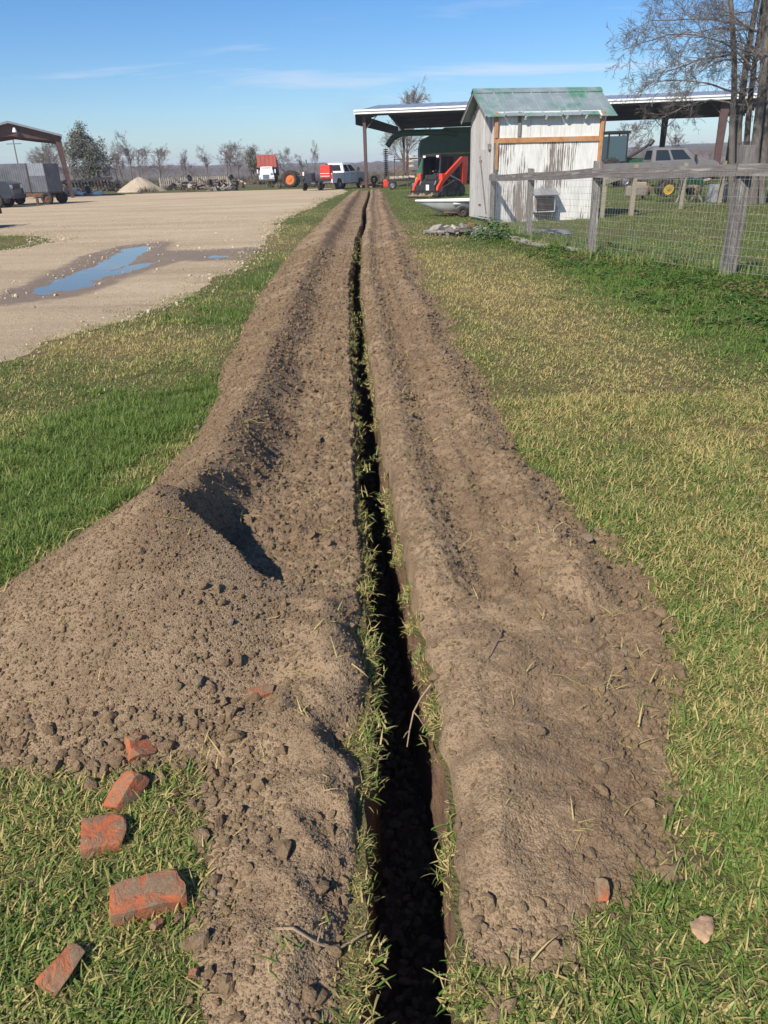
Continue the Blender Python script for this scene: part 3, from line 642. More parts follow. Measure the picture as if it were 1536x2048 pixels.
for args in [
    (.8, 1.7, 24000, .0024, .5, lambda x, y, h, a: (h > .002)),
    (1.7, 3.1, 15000, .0031, .5, lambda x, y, h, a: (h > .002)),
    (3.1, 5, 5200, .005, .5, lambda x, y, h, a: (h > .002)),
    (5, 9, 1500, .0085, .5, lambda x, y, h, a: (h > .0)),
    (9, 16, 330, .014, .5, lambda x, y, h, a: (h > .0)),
    (16, 45, 14, .022, .45, lambda x, y, h, a: (h > .0)),
    (.8, 2.2, 2600, .006, .65, lambda x, y, h, a: (h > -.02) & (U(len(x)) < .02 + .9 * toe(x, y, h, .035) * ((h > -.006) | (U(len(x)) < .25)))),
    (.8, 3.0, 600, .011, .6, lambda x, y, h, a: (h > -.02) & (U(len(x)) < .004 + .8 * toe(x, y, h, .03) * ((h > -.006) | (U(len(x)) < .2)))),
    (2.2, 6, 620, .009, .55, lambda x, y, h, a: (h > -.012) & (U(len(x)) < .10 + .7 * ((x < 0) & (a < .42) | (x > 0) & (a > .45)))),
    (6, 14, 60, .014, .45, lambda x, y, h, a: (h > -.012) & (U(len(x)) < .6)),
    (1.45, 1.8, 1900, .0105, .5, lambda x, y, h, a: (x < -.45) & (h > -.03) & (h < .08)),
    (1.0, 2.4, 1100, .011, .55, lambda x, y, h, a: (x > .35) & (h > -.015) & (U(len(x)) < np.clip((a - .35) * 1.6, 0, 1)) & (h < .1)),
    (.8, 3.2, 2600, .0055, .6, lambda x, y, h, a: (h > -.07) & (h < -.004) & (a > .05) & (U(len(x)) < .1 + .6 * np.exp(-((h + .01) / .02) ** 2))),
    (3.2, 9, 260, .010, .5, lambda x, y, h, a: (h > -.07) & (h < -.004) & (a > .3) & (U(len(x)) < .5)),
    (1.4, 2.3, 900, .0075, .55, lambda x, y, h, a: (x < -.3) & (a < .6) & (a > .22) & (h > 0)),
]:
    p, s = clod_field(*args); CP.append(p); CS.append(s)
# pale stones strewn over the gravel and along its edge
gx, gy = sample_band(6, 30, 44); gm = gravel_mask(gx, gy); ok = (gm > -.25) & (U(len(gx)) < .12 + .88 * np.exp(-(gm / .5) ** 2) + .5 * (puddle_depth(gx, gy) > -.35) * (gx < -5.0)) & (puddle_depth(gx, gy) < -.02); gx, gy = gx[ok], gy[ok]; n = len(gx); gs = .013 * np.exp(RNG.normal(0, .45, n)) * (1 + .03 * gy)
gstone_m = mat('yard_stone', (.50, .40, .28), (.36, .28, .19), 2, .9)
gst = []
for i in range(4): me_ = clod_mesh('yard_stone', 430 + i, 1); me_.materials.clear(); me_.materials.append(gstone_m); gst.append(me_)
gn_scatter('yard_stones', gst, np.stack([gx, gy, ground_z(gx, gy) + .012 + 0 * gx], 1), RNG.uniform(0, 6.28, (n, 3)), np.stack([gs] * 3, 1), RNG.integers(0, 4, n), np.zeros(n), 'small pale stones strewn over the gravel lot', 'stones')
# fallen clods on the trench floor
y = RNG.uniform(.7, 6, 1500); x = tc_x(y) + RNG.uniform(-.085, .085, 1500); CP.append(np.stack([x, y, -.58 + 0 * x + RNG.uniform(-.02, .05, 1500)], 1)); CS.append(RNG.uniform(.006, .022, 1500))
CP = np.concatenate(CP); CS = np.concatenate(CS); n = len(CS)
gn_scatter('soil_clods', clods, CP, RNG.uniform(0, 6.28, (n, 3)), np.stack([CS] * 3, 1), RNG.integers(0, 8, n), np.zeros(n), 'loose brown soil clods and crumbs scattered over the dirt banks', 'soil clods')
print('clods', n, 'grass', sum(len(p) for p in P))
# ------------------------------------------------------------------ materials for things
wood_grey = mat('weathered_wood', rnd=.18, c1=(.21, .195, .18), c2=(.11, .098, .088), scale=6, rough=.9, stretch=(9, 9, .8), bump=.5, bscale=18, c3=(.36, .34, .32), s3=2.5)
board_grey = mat('weathered_board', rnd=.22, c1=(.52, .50, .475), c2=(.35, .33, .305), scale=5, rough=.9, stretch=(11, 11, .6), bump=.5, bscale=16, c3=(.16, .13, .11), s3=3.0, f3=(.58, .75))
rail_grey = mat('weathered_rail', (.17, .155, .145), (.10, .088, .08), 5, .9, stretch=(.7, 9, 9), bump=.5, bscale=18, c3=(.33, .31, .28), s3=2.0)
wood_pale = mat('pale_wood', (.30, .26, .19), (.21, .18, .135), 5, .85, stretch=(.8, 8, 8), bump=.4, bscale=14)
wood_new = mat('bare_pine', (.50, .25, .11), (.36, .165, .07), 5, .75, stretch=(1.2, 8, 1.2), bump=.3, bscale=16, c3=(.42, .30, .2), s3=2)
def peeling(name, amount):
    m, nt, b = new_mat(name); q = NT(nt); v = q.coord((1, 1, 1)); vs = q.coord((5.5, 5.5, .8)); vf = q.coord((30, 30, 1.2))
    big = q.noise(q.coord((1.1, 1.1, .45)), 1.0, 3, .5); n = q.noise(vs, 1.6, 7, .62, 3.0)
    wv = q.n('ShaderNodeTexWave', wave_type='BANDS', bands_direction='X'); q.put(wv.inputs['Vector'], q.coord((1, 1, .14))); wv.inputs['Scale'].default_value = 5; wv.inputs['Distortion'].default_value = 9; wv.inputs['Detail'].default_value = 4; wv.inputs['Detail Scale'].default_value = 1.1
    patch = q.noise(q.coord((2.0, 2.0, .75)), 1.0, 5, .55, .6)
    k = q.math('ADD', q.math('ADD', q.math('MULTIPLY', n, .38), q.math('MULTIPLY', wv.outputs[1], .16)), q.math('ADD', q.math('MULTIPLY', patch, 1.0), q.math('MULTIPLY', big, .35)))
    f = q.rng(k, amount, amount + .10)
    woodc = q.mix(q.noise(vf, 1.2, 4), (.26, .215, .19), (.15, .115, .10))
    paint = q.mix(q.rng(q.noise(vs, 3, 4), .4, .7), (.76, .745, .70), (.60, .585, .54))
    q.put(b.inputs['Base Color'], q.mix(f, paint, woodc)); b.inputs['Roughness'].default_value = .8
    q.put(b.inputs['Normal'], q.bump(q.math('SUBTRACT', q.math('MULTIPLY', q.noise(vf, 1.0, 4), .4), f), .5, .004))
    return m
peel_lo = peeling('peeling_white_paint', 1.06); peel_hi = peeling('peeling_white_paint_worn', .94); peel_cream = peeling('cream_paint', 1.22)
steel_rust = mat('rusty_red_steel', (.095, .048, .04), (.06, .034, .03), 3, .7, bump=.2, bscale=20)
steel_dark = mat('dark_steel', (.065, .05, .045), (.10, .06, .045), 3, .7, bump=.2)
tin_roof = mat('worn_green_tin', (.22, .275, .28), (.29, .34, .35), 3, .62, .35, c3=(.05, .24, .13), s3=1.3, f3=(.52, .66), bump=.15, bscale=8)
tin_grey = mat('galvanised_tin', (.42, .43, .44), (.33, .34, .36), 4, .4, .6, c3=(.25, .20, .16), s3=1.2, f3=(.66, .8), bump=.1)
tin_dull = mat('dull_corrugated_metal', (.20, .205, .22), (.14, .14, .15), 2, .55, .5, c3=(.16, .10, .07), s3=.9, f3=(.6, .75))
tin_under = mat('roof_liner', (.035, .034, .038), (.025, .024, .026), 1, .7, .3)
white_trim = mat('white_trim', (.80, .80, .79), (.68, .68, .67), 2, .5)
screen_dark = mat('dark_screen', (.012, .012, .014), (.02, .02, .02), 20, .8)
rubber = mat('tyre_rubber', (.022, .021, .020), (.05, .043, .036), 5, .9, bump=.3, bscale=25)
black_steel = mat('black_paint', (.02, .02, .021), (.035, .033, .03), 6, .45)
chrome = mat('chrome', (.6, .6, .6), None, rough=.25, metal=1)
alloy = mat('alloy_rim', (.35, .35, .36), None, rough=.35, metal=.8)
glass = glass_mat('tinted_glass'); glass_blue = glass_mat('cab_glass', (.06, .10, .12), .06)
red_lamp = mat('red_lamp', (.45, .012, .015), None, rough=.25); amber = mat('amber_lamp', (.7, .2, .03), None, rough=.3); clear_lamp = mat('lamp_lens', (.75, .76, .78), None, rough=.2)
white_paint = mat('white_truck_paint', (.74, .75, .76), (.66, .66, .66), 1.5, .3, coat=.4)
silver_paint = mat('silver_truck_paint', (.72, .74, .76), (.66, .68, .70), 1.5, .3, coat=.5)
grey_paint = mat('grey_truck_paint', (.15, .142, .138), (.175, .167, .162), 1.5, .35, .0, coat=.5)
blue_paint = mat('dark_blue_truck_paint', (.018, .024, .038), (.024, .03, .044), 1.5, .3, coat=.5)
red_bed = mat('faded_red_bed', (.36, .075, .05), (.29, .06, .042), 1.2, .7)
red_tank = mat('red_tank_paint', (.62, .045, .02), (.52, .04, .02), 2, .45)
loader_red = mat('loader_orange_red', (.72, .055, .015), (.62, .05, .018), 2, .4, coat=.3)
orange = mat('orange_wheel_paint', (.62, .16, .03), (.45, .13, .04), 3, .6)
safety_orange = mat('orange_plastic', (.75, .22, .02), (.66, .18, .02), 3, .5)
green_paint = mat('combine_green', (.020, .085, .035), (.015, .06, .026), 1.5, .45)
green_tarp = mat('green_tarp', (.03, .14, .07), (.02, .10, .05), 4, .7)
yellow_paint = mat('yellow_paint', (.45, .31, .03), (.30, .21, .05), 3, .5)
rust = mat('rust', rnd=.3, c1=(.16, .075, .04), c2=(.09, .05, .033), scale=6, rough=.9, bump=.4)
bone_wood = mat('bleached_timber', rnd=.3, c1=(.36, .32, .27), c2=(.22, .19, .16), scale=4, rough=.9, stretch=(1, 5, 5), bump=.4)
fibreglass = mat('boat_fibreglass', (.66, .67, .67), (.52, .53, .52), 1.4, .4, c3=(.38, .38, .36), s3=1.0, f3=(.6, .8))
boat_trim = mat('boat_rail', (.80, .80, .79), (.7, .7, .69), 3, .45)
gravel_pale = mat('pale_gravel', (.42, .34, .24), (.32, .255, .18), 6, .95)
stone_m = mat('pale_stone', (.40, .255, .14), (.27, .17, .10), 1.2, .85, bump=.3, bscale=60, bdist=.002)

def wheel(parent, loc, r, w, rim_m, axis='y', rim=.58, tread=False):
    """tyre with the rim as its sub-part; axis is the axle direction"""
    M = Matrix.Translation(loc) @ (Matrix.Rotation(R(90), 4, 'X') if axis == 'y' else Matrix.Rotation(R(90), 4, 'Y'))
    mb = MB(); mb.lathe([(r * rim, -w / 2), (r * .9, -w / 2), (r * .985, -w * .36), (r, -w * .2), (r, w * .2), (r * .985, w * .36), (r * .9, w / 2), (r * rim, w / 2)], 24, M)
    if tread:
        for k in range(20):
            a = 2 * math.pi * k / 20
            for s in (-1, 1): mb.box((math.cos(a + s * .08) * r * 1.0, math.sin(a + s * .08) * r * 1.0, s * w * .22), (r * .07, r * .10, w * .42), M @ Matrix.Rotation(0, 4, 'Z'), rot=(s * .5, 0, a))
    t = mb.build('tyre', rubber, parent, smooth=True)
    rb = MB(); rb.lathe([(0, -w * .30), (r * .18, -w * .33), (r * .2, -w * .2), (r * rim * .85, -w * .15), (r * rim, -w * .42), (r * rim, w * .42), (r * rim * .85, w * .15), (r * .2, w * .2), (r * .18, w * .33), (0, w * .3)], 20, M)
    rb.build('rim', rim_m, t, smooth=True)
    return t

# ------------------------------------------------------------------ small white shed
def build_shed():
    S = thing('wooden_shed', 'small peeling white wooden shed with worn green tin roof behind the wire fence', 'shed', (SHED[0], SHED[1], 0), SHED[2])
    W, D, Hh = 3.2, 2.15, 2.80; zr = 3.42; ov = .17
    sl = (zr - 2.70) / (D / 2 + ov)
    core = MB().prism([(.03, .02), (D - .03, .02), (D - .03, Hh - .1), (D / 2, zr - .1), (.03, Hh - .1)], 'x', .035, W - .035); core.build('wall', board_grey, S)
    # lower plywood sheets and upper strip of boards on the front
    xs = [.10, .62, 1.32, 2.06, 2.62, 3.10]; kinds = [peel_hi, peel_hi, peel_hi, peel_lo, peel_lo]
    for i in range(5):
        MB().box(((xs[i] + xs[i + 1]) / 2, -.004 - .004 * (i % 2), 1.03), (xs[i + 1] - xs[i] - .006, .03, 2.06), None, rot=(0, RNG.normal(0, .002), 0)).build('plywood_sheet', kinds[i], S)
    ux = [.10, .60, 1.05, 1.35, 1.95, 2.55, 3.10]
    for i in range(6): MB().box(((ux[i] + ux[i + 1]) / 2, .002 + .004 * (i % 2), 2.50), (ux[i + 1] - ux[i] - .008, .025, .64)).build('board', peel_cream, S)
    MB().box((1.6, -.03, 2.115), (3.2, .05, .13)).build('beam', wood_new, S, bevel=.004)
    MB().box((.05, -.045, 2.49), (.09, .06, .62)).build('trim', wood_new, S, bevel=.004)
    MB().box((.05, -.032, 1.02), (.09, .05, 2.04)).build('trim', wood_grey, S, bevel=.004)
    MB().box((.085, -.05, 1.72), (.07, .03, .66)).build('trim', wood_new, S, bevel=.004)
    MB().box((3.15, -.045, 1.45), (.085, .06, 2.70)).build('trim', wood_new, S, bevel=.004)
    MB().box((.72, -.028, 2.51), (.085, .04, .6)).build('stud', wood_grey, S, bevel=.004)
    for x in (.85, 1.45, 2.05, 2.62, 3.05): MB().bar((x, -.15, 2.645), (x, .10, 2.645 + .25 * sl), .05, .09).build('rafter', peel_cream, S)
    # left gable side: vertical boards and a plank door
    def gz(y): return 2.70 + sl * (D / 2 + ov - abs(y - D / 2)) - .04
    y = .0; i = 0; r = random.Random(4)
    while y < D - .05:
        w = min(r.uniform(.17, .24), D - y); zt = min(gz(y), gz(y + w)); MB().box((-.002 - .01 * (i % 2), y + w / 2, (zt + .08) / 2 + .0), (.024, w - .01, zt - .08)).build('board', board_grey, S); y += w; i += 1
    d = MB().box((-.03, .70, 1.03), (.03, .86, 1.78)).build('door', board_grey, S)
    MB().bar((-.05, .33, .25), (-.05, 1.05, 1.75), .09, .02, up=(1, 0, 0)).build('brace', wood_grey, d)
    for z in (.45, 1.62): MB().box((-.05, .98, z), (.015, .22, .05)).build('hinge', rust, d)
    MB().box((-.06, .20, 1.98), (.05, .14, .14)).build('block', wood_grey, S)
    # tin roof: ribbed panels
    def slope(front):
        n = 7; xl, xr = -.30, W + .33
        for k in range(n):
            a = xl + (xr - xl) * k / n; b = xl + (xr - xl) * (k + 1) / n; mb = MB()
            prof = [(a, 0), (a + .012, .028), (a + .035, .028), (a + .05, 0), ((a + b) / 2 - .02, .002), ((a + b) / 2, .010), ((a + b) / 2 + .02, .002), (b - .004, 0)]
            y0, z0 = (D / 2, zr) if front else (D / 2 + .003, zr)
            y1 = -ov if front else D + ov
            z1 = 2.70
            if k == n - 1 and front: z1 -= .02
            sag = .012 * math.sin(k * 1.7)
            V = []
            for t in (0, .5, 1):
                for (x, h) in prof: V.append((x, y0 + (y1 - y0) * t, z0 + (z1 - z0) * t + h + sag * (t > .6)))
            m = len(prof); F = []
            for t in range(2):
                for j in range(m - 1): F.append((t * m + j, t * m + j + 1, (t + 1) * m + j + 1, (t + 1) * m + j))
            nV = len(V); V += [(x, yy, zz - .008) for x, yy, zz in V]; F += [tuple(q + nV for q in f[::-1]) for f in F]
            e = [(2 * m + j, 2 * m + j + 1) for j in range(m - 1)] + [(j + 1, j) for j in range(m - 1)] + [(t * m, (t + 1) * m) for t in range(2)] + [((t + 1) * m + m - 1, t * m + m - 1) for t in range(2)]
            F += [(p, q, q + nV, p + nV) for p, q in e]
            mb.add(V, F); mb.build('roof_panel', tin_roof, S)
    slope(True); slope(False)
    MB().prism([(D / 2 - .16, zr - .075), (D / 2, zr + .035), (D / 2 + .16, zr - .075), (D / 2 + .16, zr - .055), (D / 2, zr + .055), (D / 2 - .16, zr - .055)], 'x', -.31, W + .34).build('ridge_cap', tin_roof, S)
    for yy in (-ov + .03, D + ov - .03): MB().bar((-.27, yy, 2.665), (-.27, D / 2, zr - .05), .03, .10).build('rake_board', wood_grey, S)
    # nest box with a tin awning
    nb = MB(); nb.box((1.50, -.16, .47), (.58, .28, .44)); o = nb.build('nest_box', peel_lo, S, bevel=.006)
    MB().box((1.50, -.304, .47), (.52, .012, .37)).build('screen', screen_dark, o)
    for k in range(3):
        x0 = 1.13 + k * .25; MB().hexa([(x0, -.40, .70), (x0 + .243, -.40, .70), (x0 + .243, -.02, .86), (x0, -.02, .86)], [(x0, -.40, .712), (x0 + .243, -.40, .712), (x0 + .243, -.02, .872), (x0, -.02, .872)]).build('awning_panel', tin_grey, o)
    return S
build_shed()

# ------------------------------------------------------------------ post and wire fences
def fence_post(F, x, y, h, w, m, lean=(0, 0), rz=0):
    mb = MB(); mb.hexa([(x - w / 2, y - w / 2, -.25), (x + w / 2, y - w / 2, -.25), (x + w / 2, y + w / 2, -.25), (x - w / 2, y + w / 2, -.25)],
                       [(x - w / 2 + lean[0], y - w / 2 + lean[1], h), (x + w / 2 + lean[0], y - w / 2 + lean[1], h - .01), (x + w / 2 + lean[0], y + w / 2 + lean[1], h), (x - w / 2 + lean[0], y + w / 2 + lean[1], h + .008)])
    return mb.build('post', m, F, bevel=.006)
FP = [(3.30, 22.55, 1.30, .11), (3.42, 17.53, 1.43, .12), (3.85, 13.92, 1.54, .12), (4.90, 10.74, 1.68, .17), (6.55, 7.6, 1.7, .15)]
def build_fence():
    F = thing('wire_fence', 'weathered grey post and board fence with wire mesh in front of the shed', 'fence')
    for i, (x, y, h, w) in enumerate(FP): fence_post(F, x, y, h, w, wood_grey, [(0, 0), (-.03, 0), (-.02, .01), (.01, .01), (0, 0)][i])
    rz = [1.20, 1.28, 1.36, 1.39, 1.40]
    for i in range(4):
        (x0, y0, _, w0), (x1, y1, _, w1) = FP[i], FP[i + 1]; d = Vector((x1 - x0, y1 - y0, 0)).normalized(); n = Vector((-d.y, d.x, 0)) * -(.5 * max(w0, w1) + .024)
        L = Vector((x1 - x0, y1 - y0, rz[i + 1] - rz[i])).length
        mb = MB(); steps = 8; V = []
        for k in range(steps + 1):
            t = k / steps; sag = -.018 * math.sin(math.pi * t); V.append((L * t - L / 2, 0, sag))
        for k in range(steps): mb.bar(V[k], V[k + 1], .04, .15)
        o = mb.build('rail', rail_grey, F)
        o.location = (Vector((x0, y0, rz[i])) + Vector((x1, y1, rz[i + 1]))) / 2 + n; o.rotation_euler = Vector((x1 - x0, y1 - y0, rz[i + 1] - rz[i])).to_track_quat('X', 'Z').to_euler()
    wire = mat('fence_wire', (.28, .27, .25), (.2, .17, .15), 3, .5, .3)
    for i in range(4):
        (x0, y0, _, w0), (x1, y1, _, w1) = FP[i], FP[i + 1]; d = Vector((x1 - x0, y1 - y0)); L = d.length; d /= L; n = Vector((-d.y, d.x)) * -(.5 * max(w0, w1) + .05)
        mb = MB(); r = .0021; rr = random.Random(i)
        bow = lambda t, z: .05 * math.sin(3.1 * t + i) * math.sin(z * 2.2) + .02 * math.sin(9 * t + z * 4)
        nv = int(L / .07); zs = [.03 + .105 * k for k in range(13)]
        P2 = lambda t, z: (x0 + d.x * L * t + n.x * (1 + bow(t, z)), y0 + d.y * L * t + n.y * (1 + bow(t, z)), z + .0 + (rz[i] + (rz[i + 1] - rz[i]) * t - 1.3))
        for k in range(nv + 1): mb.tube([P2(k / nv, z) for z in (zs[0], zs[4], zs[8], zs[-1])], r, 3, caps=False)
        for z in zs: mb.tube([P2(k / 8, z) for k in range(9)], r, 3, caps=False)
        mb.build('wire_mesh', wire, F, kind='stuff')
    F2 = thing('rail_fence', 'pale timber rail fence running behind the white shed', 'fence')
    ps = [(6.72, 23.55, 1.1), (7.72, 23.96, 1.42), (10.2, 26.6, 1.40), (12.6, 29.2, 1.42), (15.5, 32.3, 1.44), (18.5, 35.5, 1.46)]
    for x, y, h in ps: fence_post(F2, x, y, h, .12, wood_pale)
    for (x0, y0, h0), (x1, y1, h1) in zip(ps, ps[1:]):
        MB().bar((x0, y0 - .08, min(h0, 1.3) - .12), (x1, y1 - .08, min(h1, 1.34) - .12), .04, .14).build('rail', wood_pale, F2)
build_fence()

# ------------------------------------------------------------------ big open machine shed
def ribbed_roof(name, parent, a, b, c, d, n, m, rib=.03, thick=.02):
    """panels between edge a->b (eave) and d->c (ridge)"""
    a, b, c, d = map(Vector, (a, b, c, d)); nrm = (b - a).cross(d - a).normalized()
    if nrm.z < 0: nrm = -nrm
    for k in range(n):
        mb = MB(); t0, t1 = k / n, (k + 1) / n; segs = [t0, t0 + (t1 - t0) * .06, t0 + (t1 - t0) * .12, t1]; hs = [0, rib, 0, 0]
        V = [a.lerp(b, t) + nrm * h for t, h in zip(segs, hs)] + [d.lerp(c, t) + nrm * h for t, h in zip(segs, hs)]
        V += [v - nrm * thick for v in V]; F = []
        for j in range(3): F += [(j, j + 1, j + 5, j + 4), (j + 8, j + 12, j + 13, j + 9), (j, j + 8, j + 9, j + 1), (j + 4, j + 5, j + 13, j + 12)]
        F += [(0, 4, 12, 8), (3, 11, 15, 7)]
        mb.add(V, F).build(name, m, parent)
def build_big_shed():
    S = thing('machine_shed', 'long open-sided farm machine shed with rusty red columns and white fascia', 'shed')
    A = Vector((-1.0, 66.0, 0)); B = Vector((33.5, 60.2, 0)); d = (B - A).normalized(); n = Vector((-d.y, d.x, 0)); L = (B - A).length
    def Pt(u, v, z): q = A + d * u + n * v; return (q.x, q.y, z)
    zE, zR, DP = 5.50, 6.72, 24.0
    ribbed_roof('roof_panel', S, Pt(-.3, -.5, zE), Pt(L, -.5, zE), Pt(L, DP / 2, zR), Pt(-.3, DP / 2, zR), 36, tin_grey, .04)
    ribbed_roof('roof_panel', S, Pt(-.3, DP + .5, zE), Pt(L, DP + .5, zE), Pt(L, DP / 2, zR), Pt(-.3, DP / 2, zR), 24, tin_grey, .04)
    MB().bar(Pt(-.35, -.56, zE - .1), Pt(L, -.56, zE - .1), .08, .16).build('fascia', white_trim, S)
    MB().bar(Pt(-.35, -.60, zE + .06), Pt(L, -.60, zE + .06), .14, .12).build('gutter', white_trim, S)
    # dark liner, purlins and frames below the roof
    for v0, v1, z0, z1 in ((-.4, DP / 2, zE - .06, zR - .06), (DP / 2, DP + .4, zR - .06, zE - .06)):
        MB().hexa([Pt(-.2, v0, z0 - .03), Pt(L, v0, z0 - .03), Pt(L, v1, z1 - .03), Pt(-.2, v1, z1 - .03)], [Pt(-.2, v0, z0), Pt(L, v0, z0), Pt(L, v1, z1), Pt(-.2, v1, z1)]).build('roof_liner', tin_under, S)
    for k in range(9):
        v = k * DP / 8; z = zE - .2 + (zR - zE) * (1 - abs(v - DP / 2) / (DP / 2)); MB().bar(Pt(-.1, v, z), Pt(L, v, z), .08, .2).build('purlin', steel_dark, S)
    us = [.35, 9.6, 18.6, 27.3, 34.0]
    for i, u in enumerate(us):
        wbot, wtop = (.22, .26) if i < 2 else (.42, .62)
        for v, mm in ((.1, steel_rust), (DP - .1, steel_dark)):
            q = Vector(Pt(u, v, 0)); a = d * .5; b = n * .12
            mb = MB(); mb.hexa([q - a * wbot - b, q + a * wbot - b, q + a * wbot + b, q - a * wbot + b], [q - a * wtop - b + Vector((0, 0, zE - .2)), q + a * wtop - b + Vector((0, 0, zE - .2)), q + a * wtop + b + Vector((0, 0, zE - .2)), q - a * wtop + b + Vector((0, 0, zE - .2))])
            c = mb.build('column', mm, S)
        for v0, v1, z0, z1 in ((.1, DP / 2, zE - .35, zR - .4), (DP / 2, DP - .1, zR - .4, zE - .35)): MB().bar(Pt(u, v0, z0), Pt(u, v1, z1), .18, .42).build('rafter', steel_dark, S)
        for v in (.1, DP - .1):
            for s in (-1, 1):
                if 0 <= u + s * 1.0 <= L: MB().bar(Pt(u, v, zE - 1.3), Pt(u + s * 1.0, v, zE - .3), .06, .06).build('brace', steel_dark, S)
    # left gable sheeting
    g = MB(); g.hexa([Pt(-.28, -.4, zE - .9), Pt(-.22, -.4, zE - .9), Pt(-.22, DP, zE - .9), Pt(-.28, DP, zE - .9)], [Pt(-.28, -.4, zE - .1), Pt(-.22, -.4, zE - .1), Pt(-.22, DP, zE - .1), Pt(-.28, DP, zE - .1)]); g.build('gable_sheet', tin_under, S)
build_big_shed()
def build_left_shed():
    S = thing('steel_carport', 'open steel frame carport with a gable roof at the left edge', 'shed', (-26.9, 62, 0), R(21))
    hw, zE, zR, D = 3.3, 4.25, 5.22, 6
    for y in (0, 6):
        for s in (-1, 1):
            MB().hexa([(s * (hw + .2) - .12, y - .1, 0), (s * (hw + .2) + .12, y - .1, 0), (s * (hw + .2) + .12, y + .1, 0), (s * (hw + .2) - .12, y + .1, 0)], [(s * hw - .22 - s * .1, y - .1, zE), (s * hw + .22 - s * .1, y - .1, zE), (s * hw + .22 - s * .1, y + .1, zE), (s * hw - .22 - s * .1, y + .1, zE)]).build('column', steel_rust, S)
            MB().prism([(s * (hw + .1), zE - .3), (s * (hw + .1), zE + .12), (0, zR - .02), (0, zR - .85), (s * 1.6, zE - .1)], 'y', y - .09, y + .09).build('rafter', steel_rust, S)
    for s in (-1, 1): ribbed_roof('roof_panel', S, (s * (hw + .25), -.4, zE + .12), (s * (hw + .25), D + .4, zE + .12), (0, D + .4, zR + .1), (0, -.4, zR + .1), 14, tin_grey, .04)
    for s in (-1, 1): MB().bar((s * (hw + .28), -.43, zE + .08), (0, -.43, zR + .06), .05, .14).build('rake_trim', tin_grey, S)
    l = MB(); l.lathe([(.02, .3), (.08, .28), (.16, .05), (.17, 0), (.02, .02)], 12, Matrix.Translation((.35, -.35, zR - .62))); l.build('lamp', white_trim, S)
    for k in range(5):
        for s in (-1, 1): t = k / 4.5; MB().bar((s * hw * (1 - t), 0, zE + .0 + (zR - zE) * t), (s * hw * (1 - t), D, zE + .0 + (zR - zE) * t), .06, .12).build('purlin', steel_dark, S)
build_left_shed()
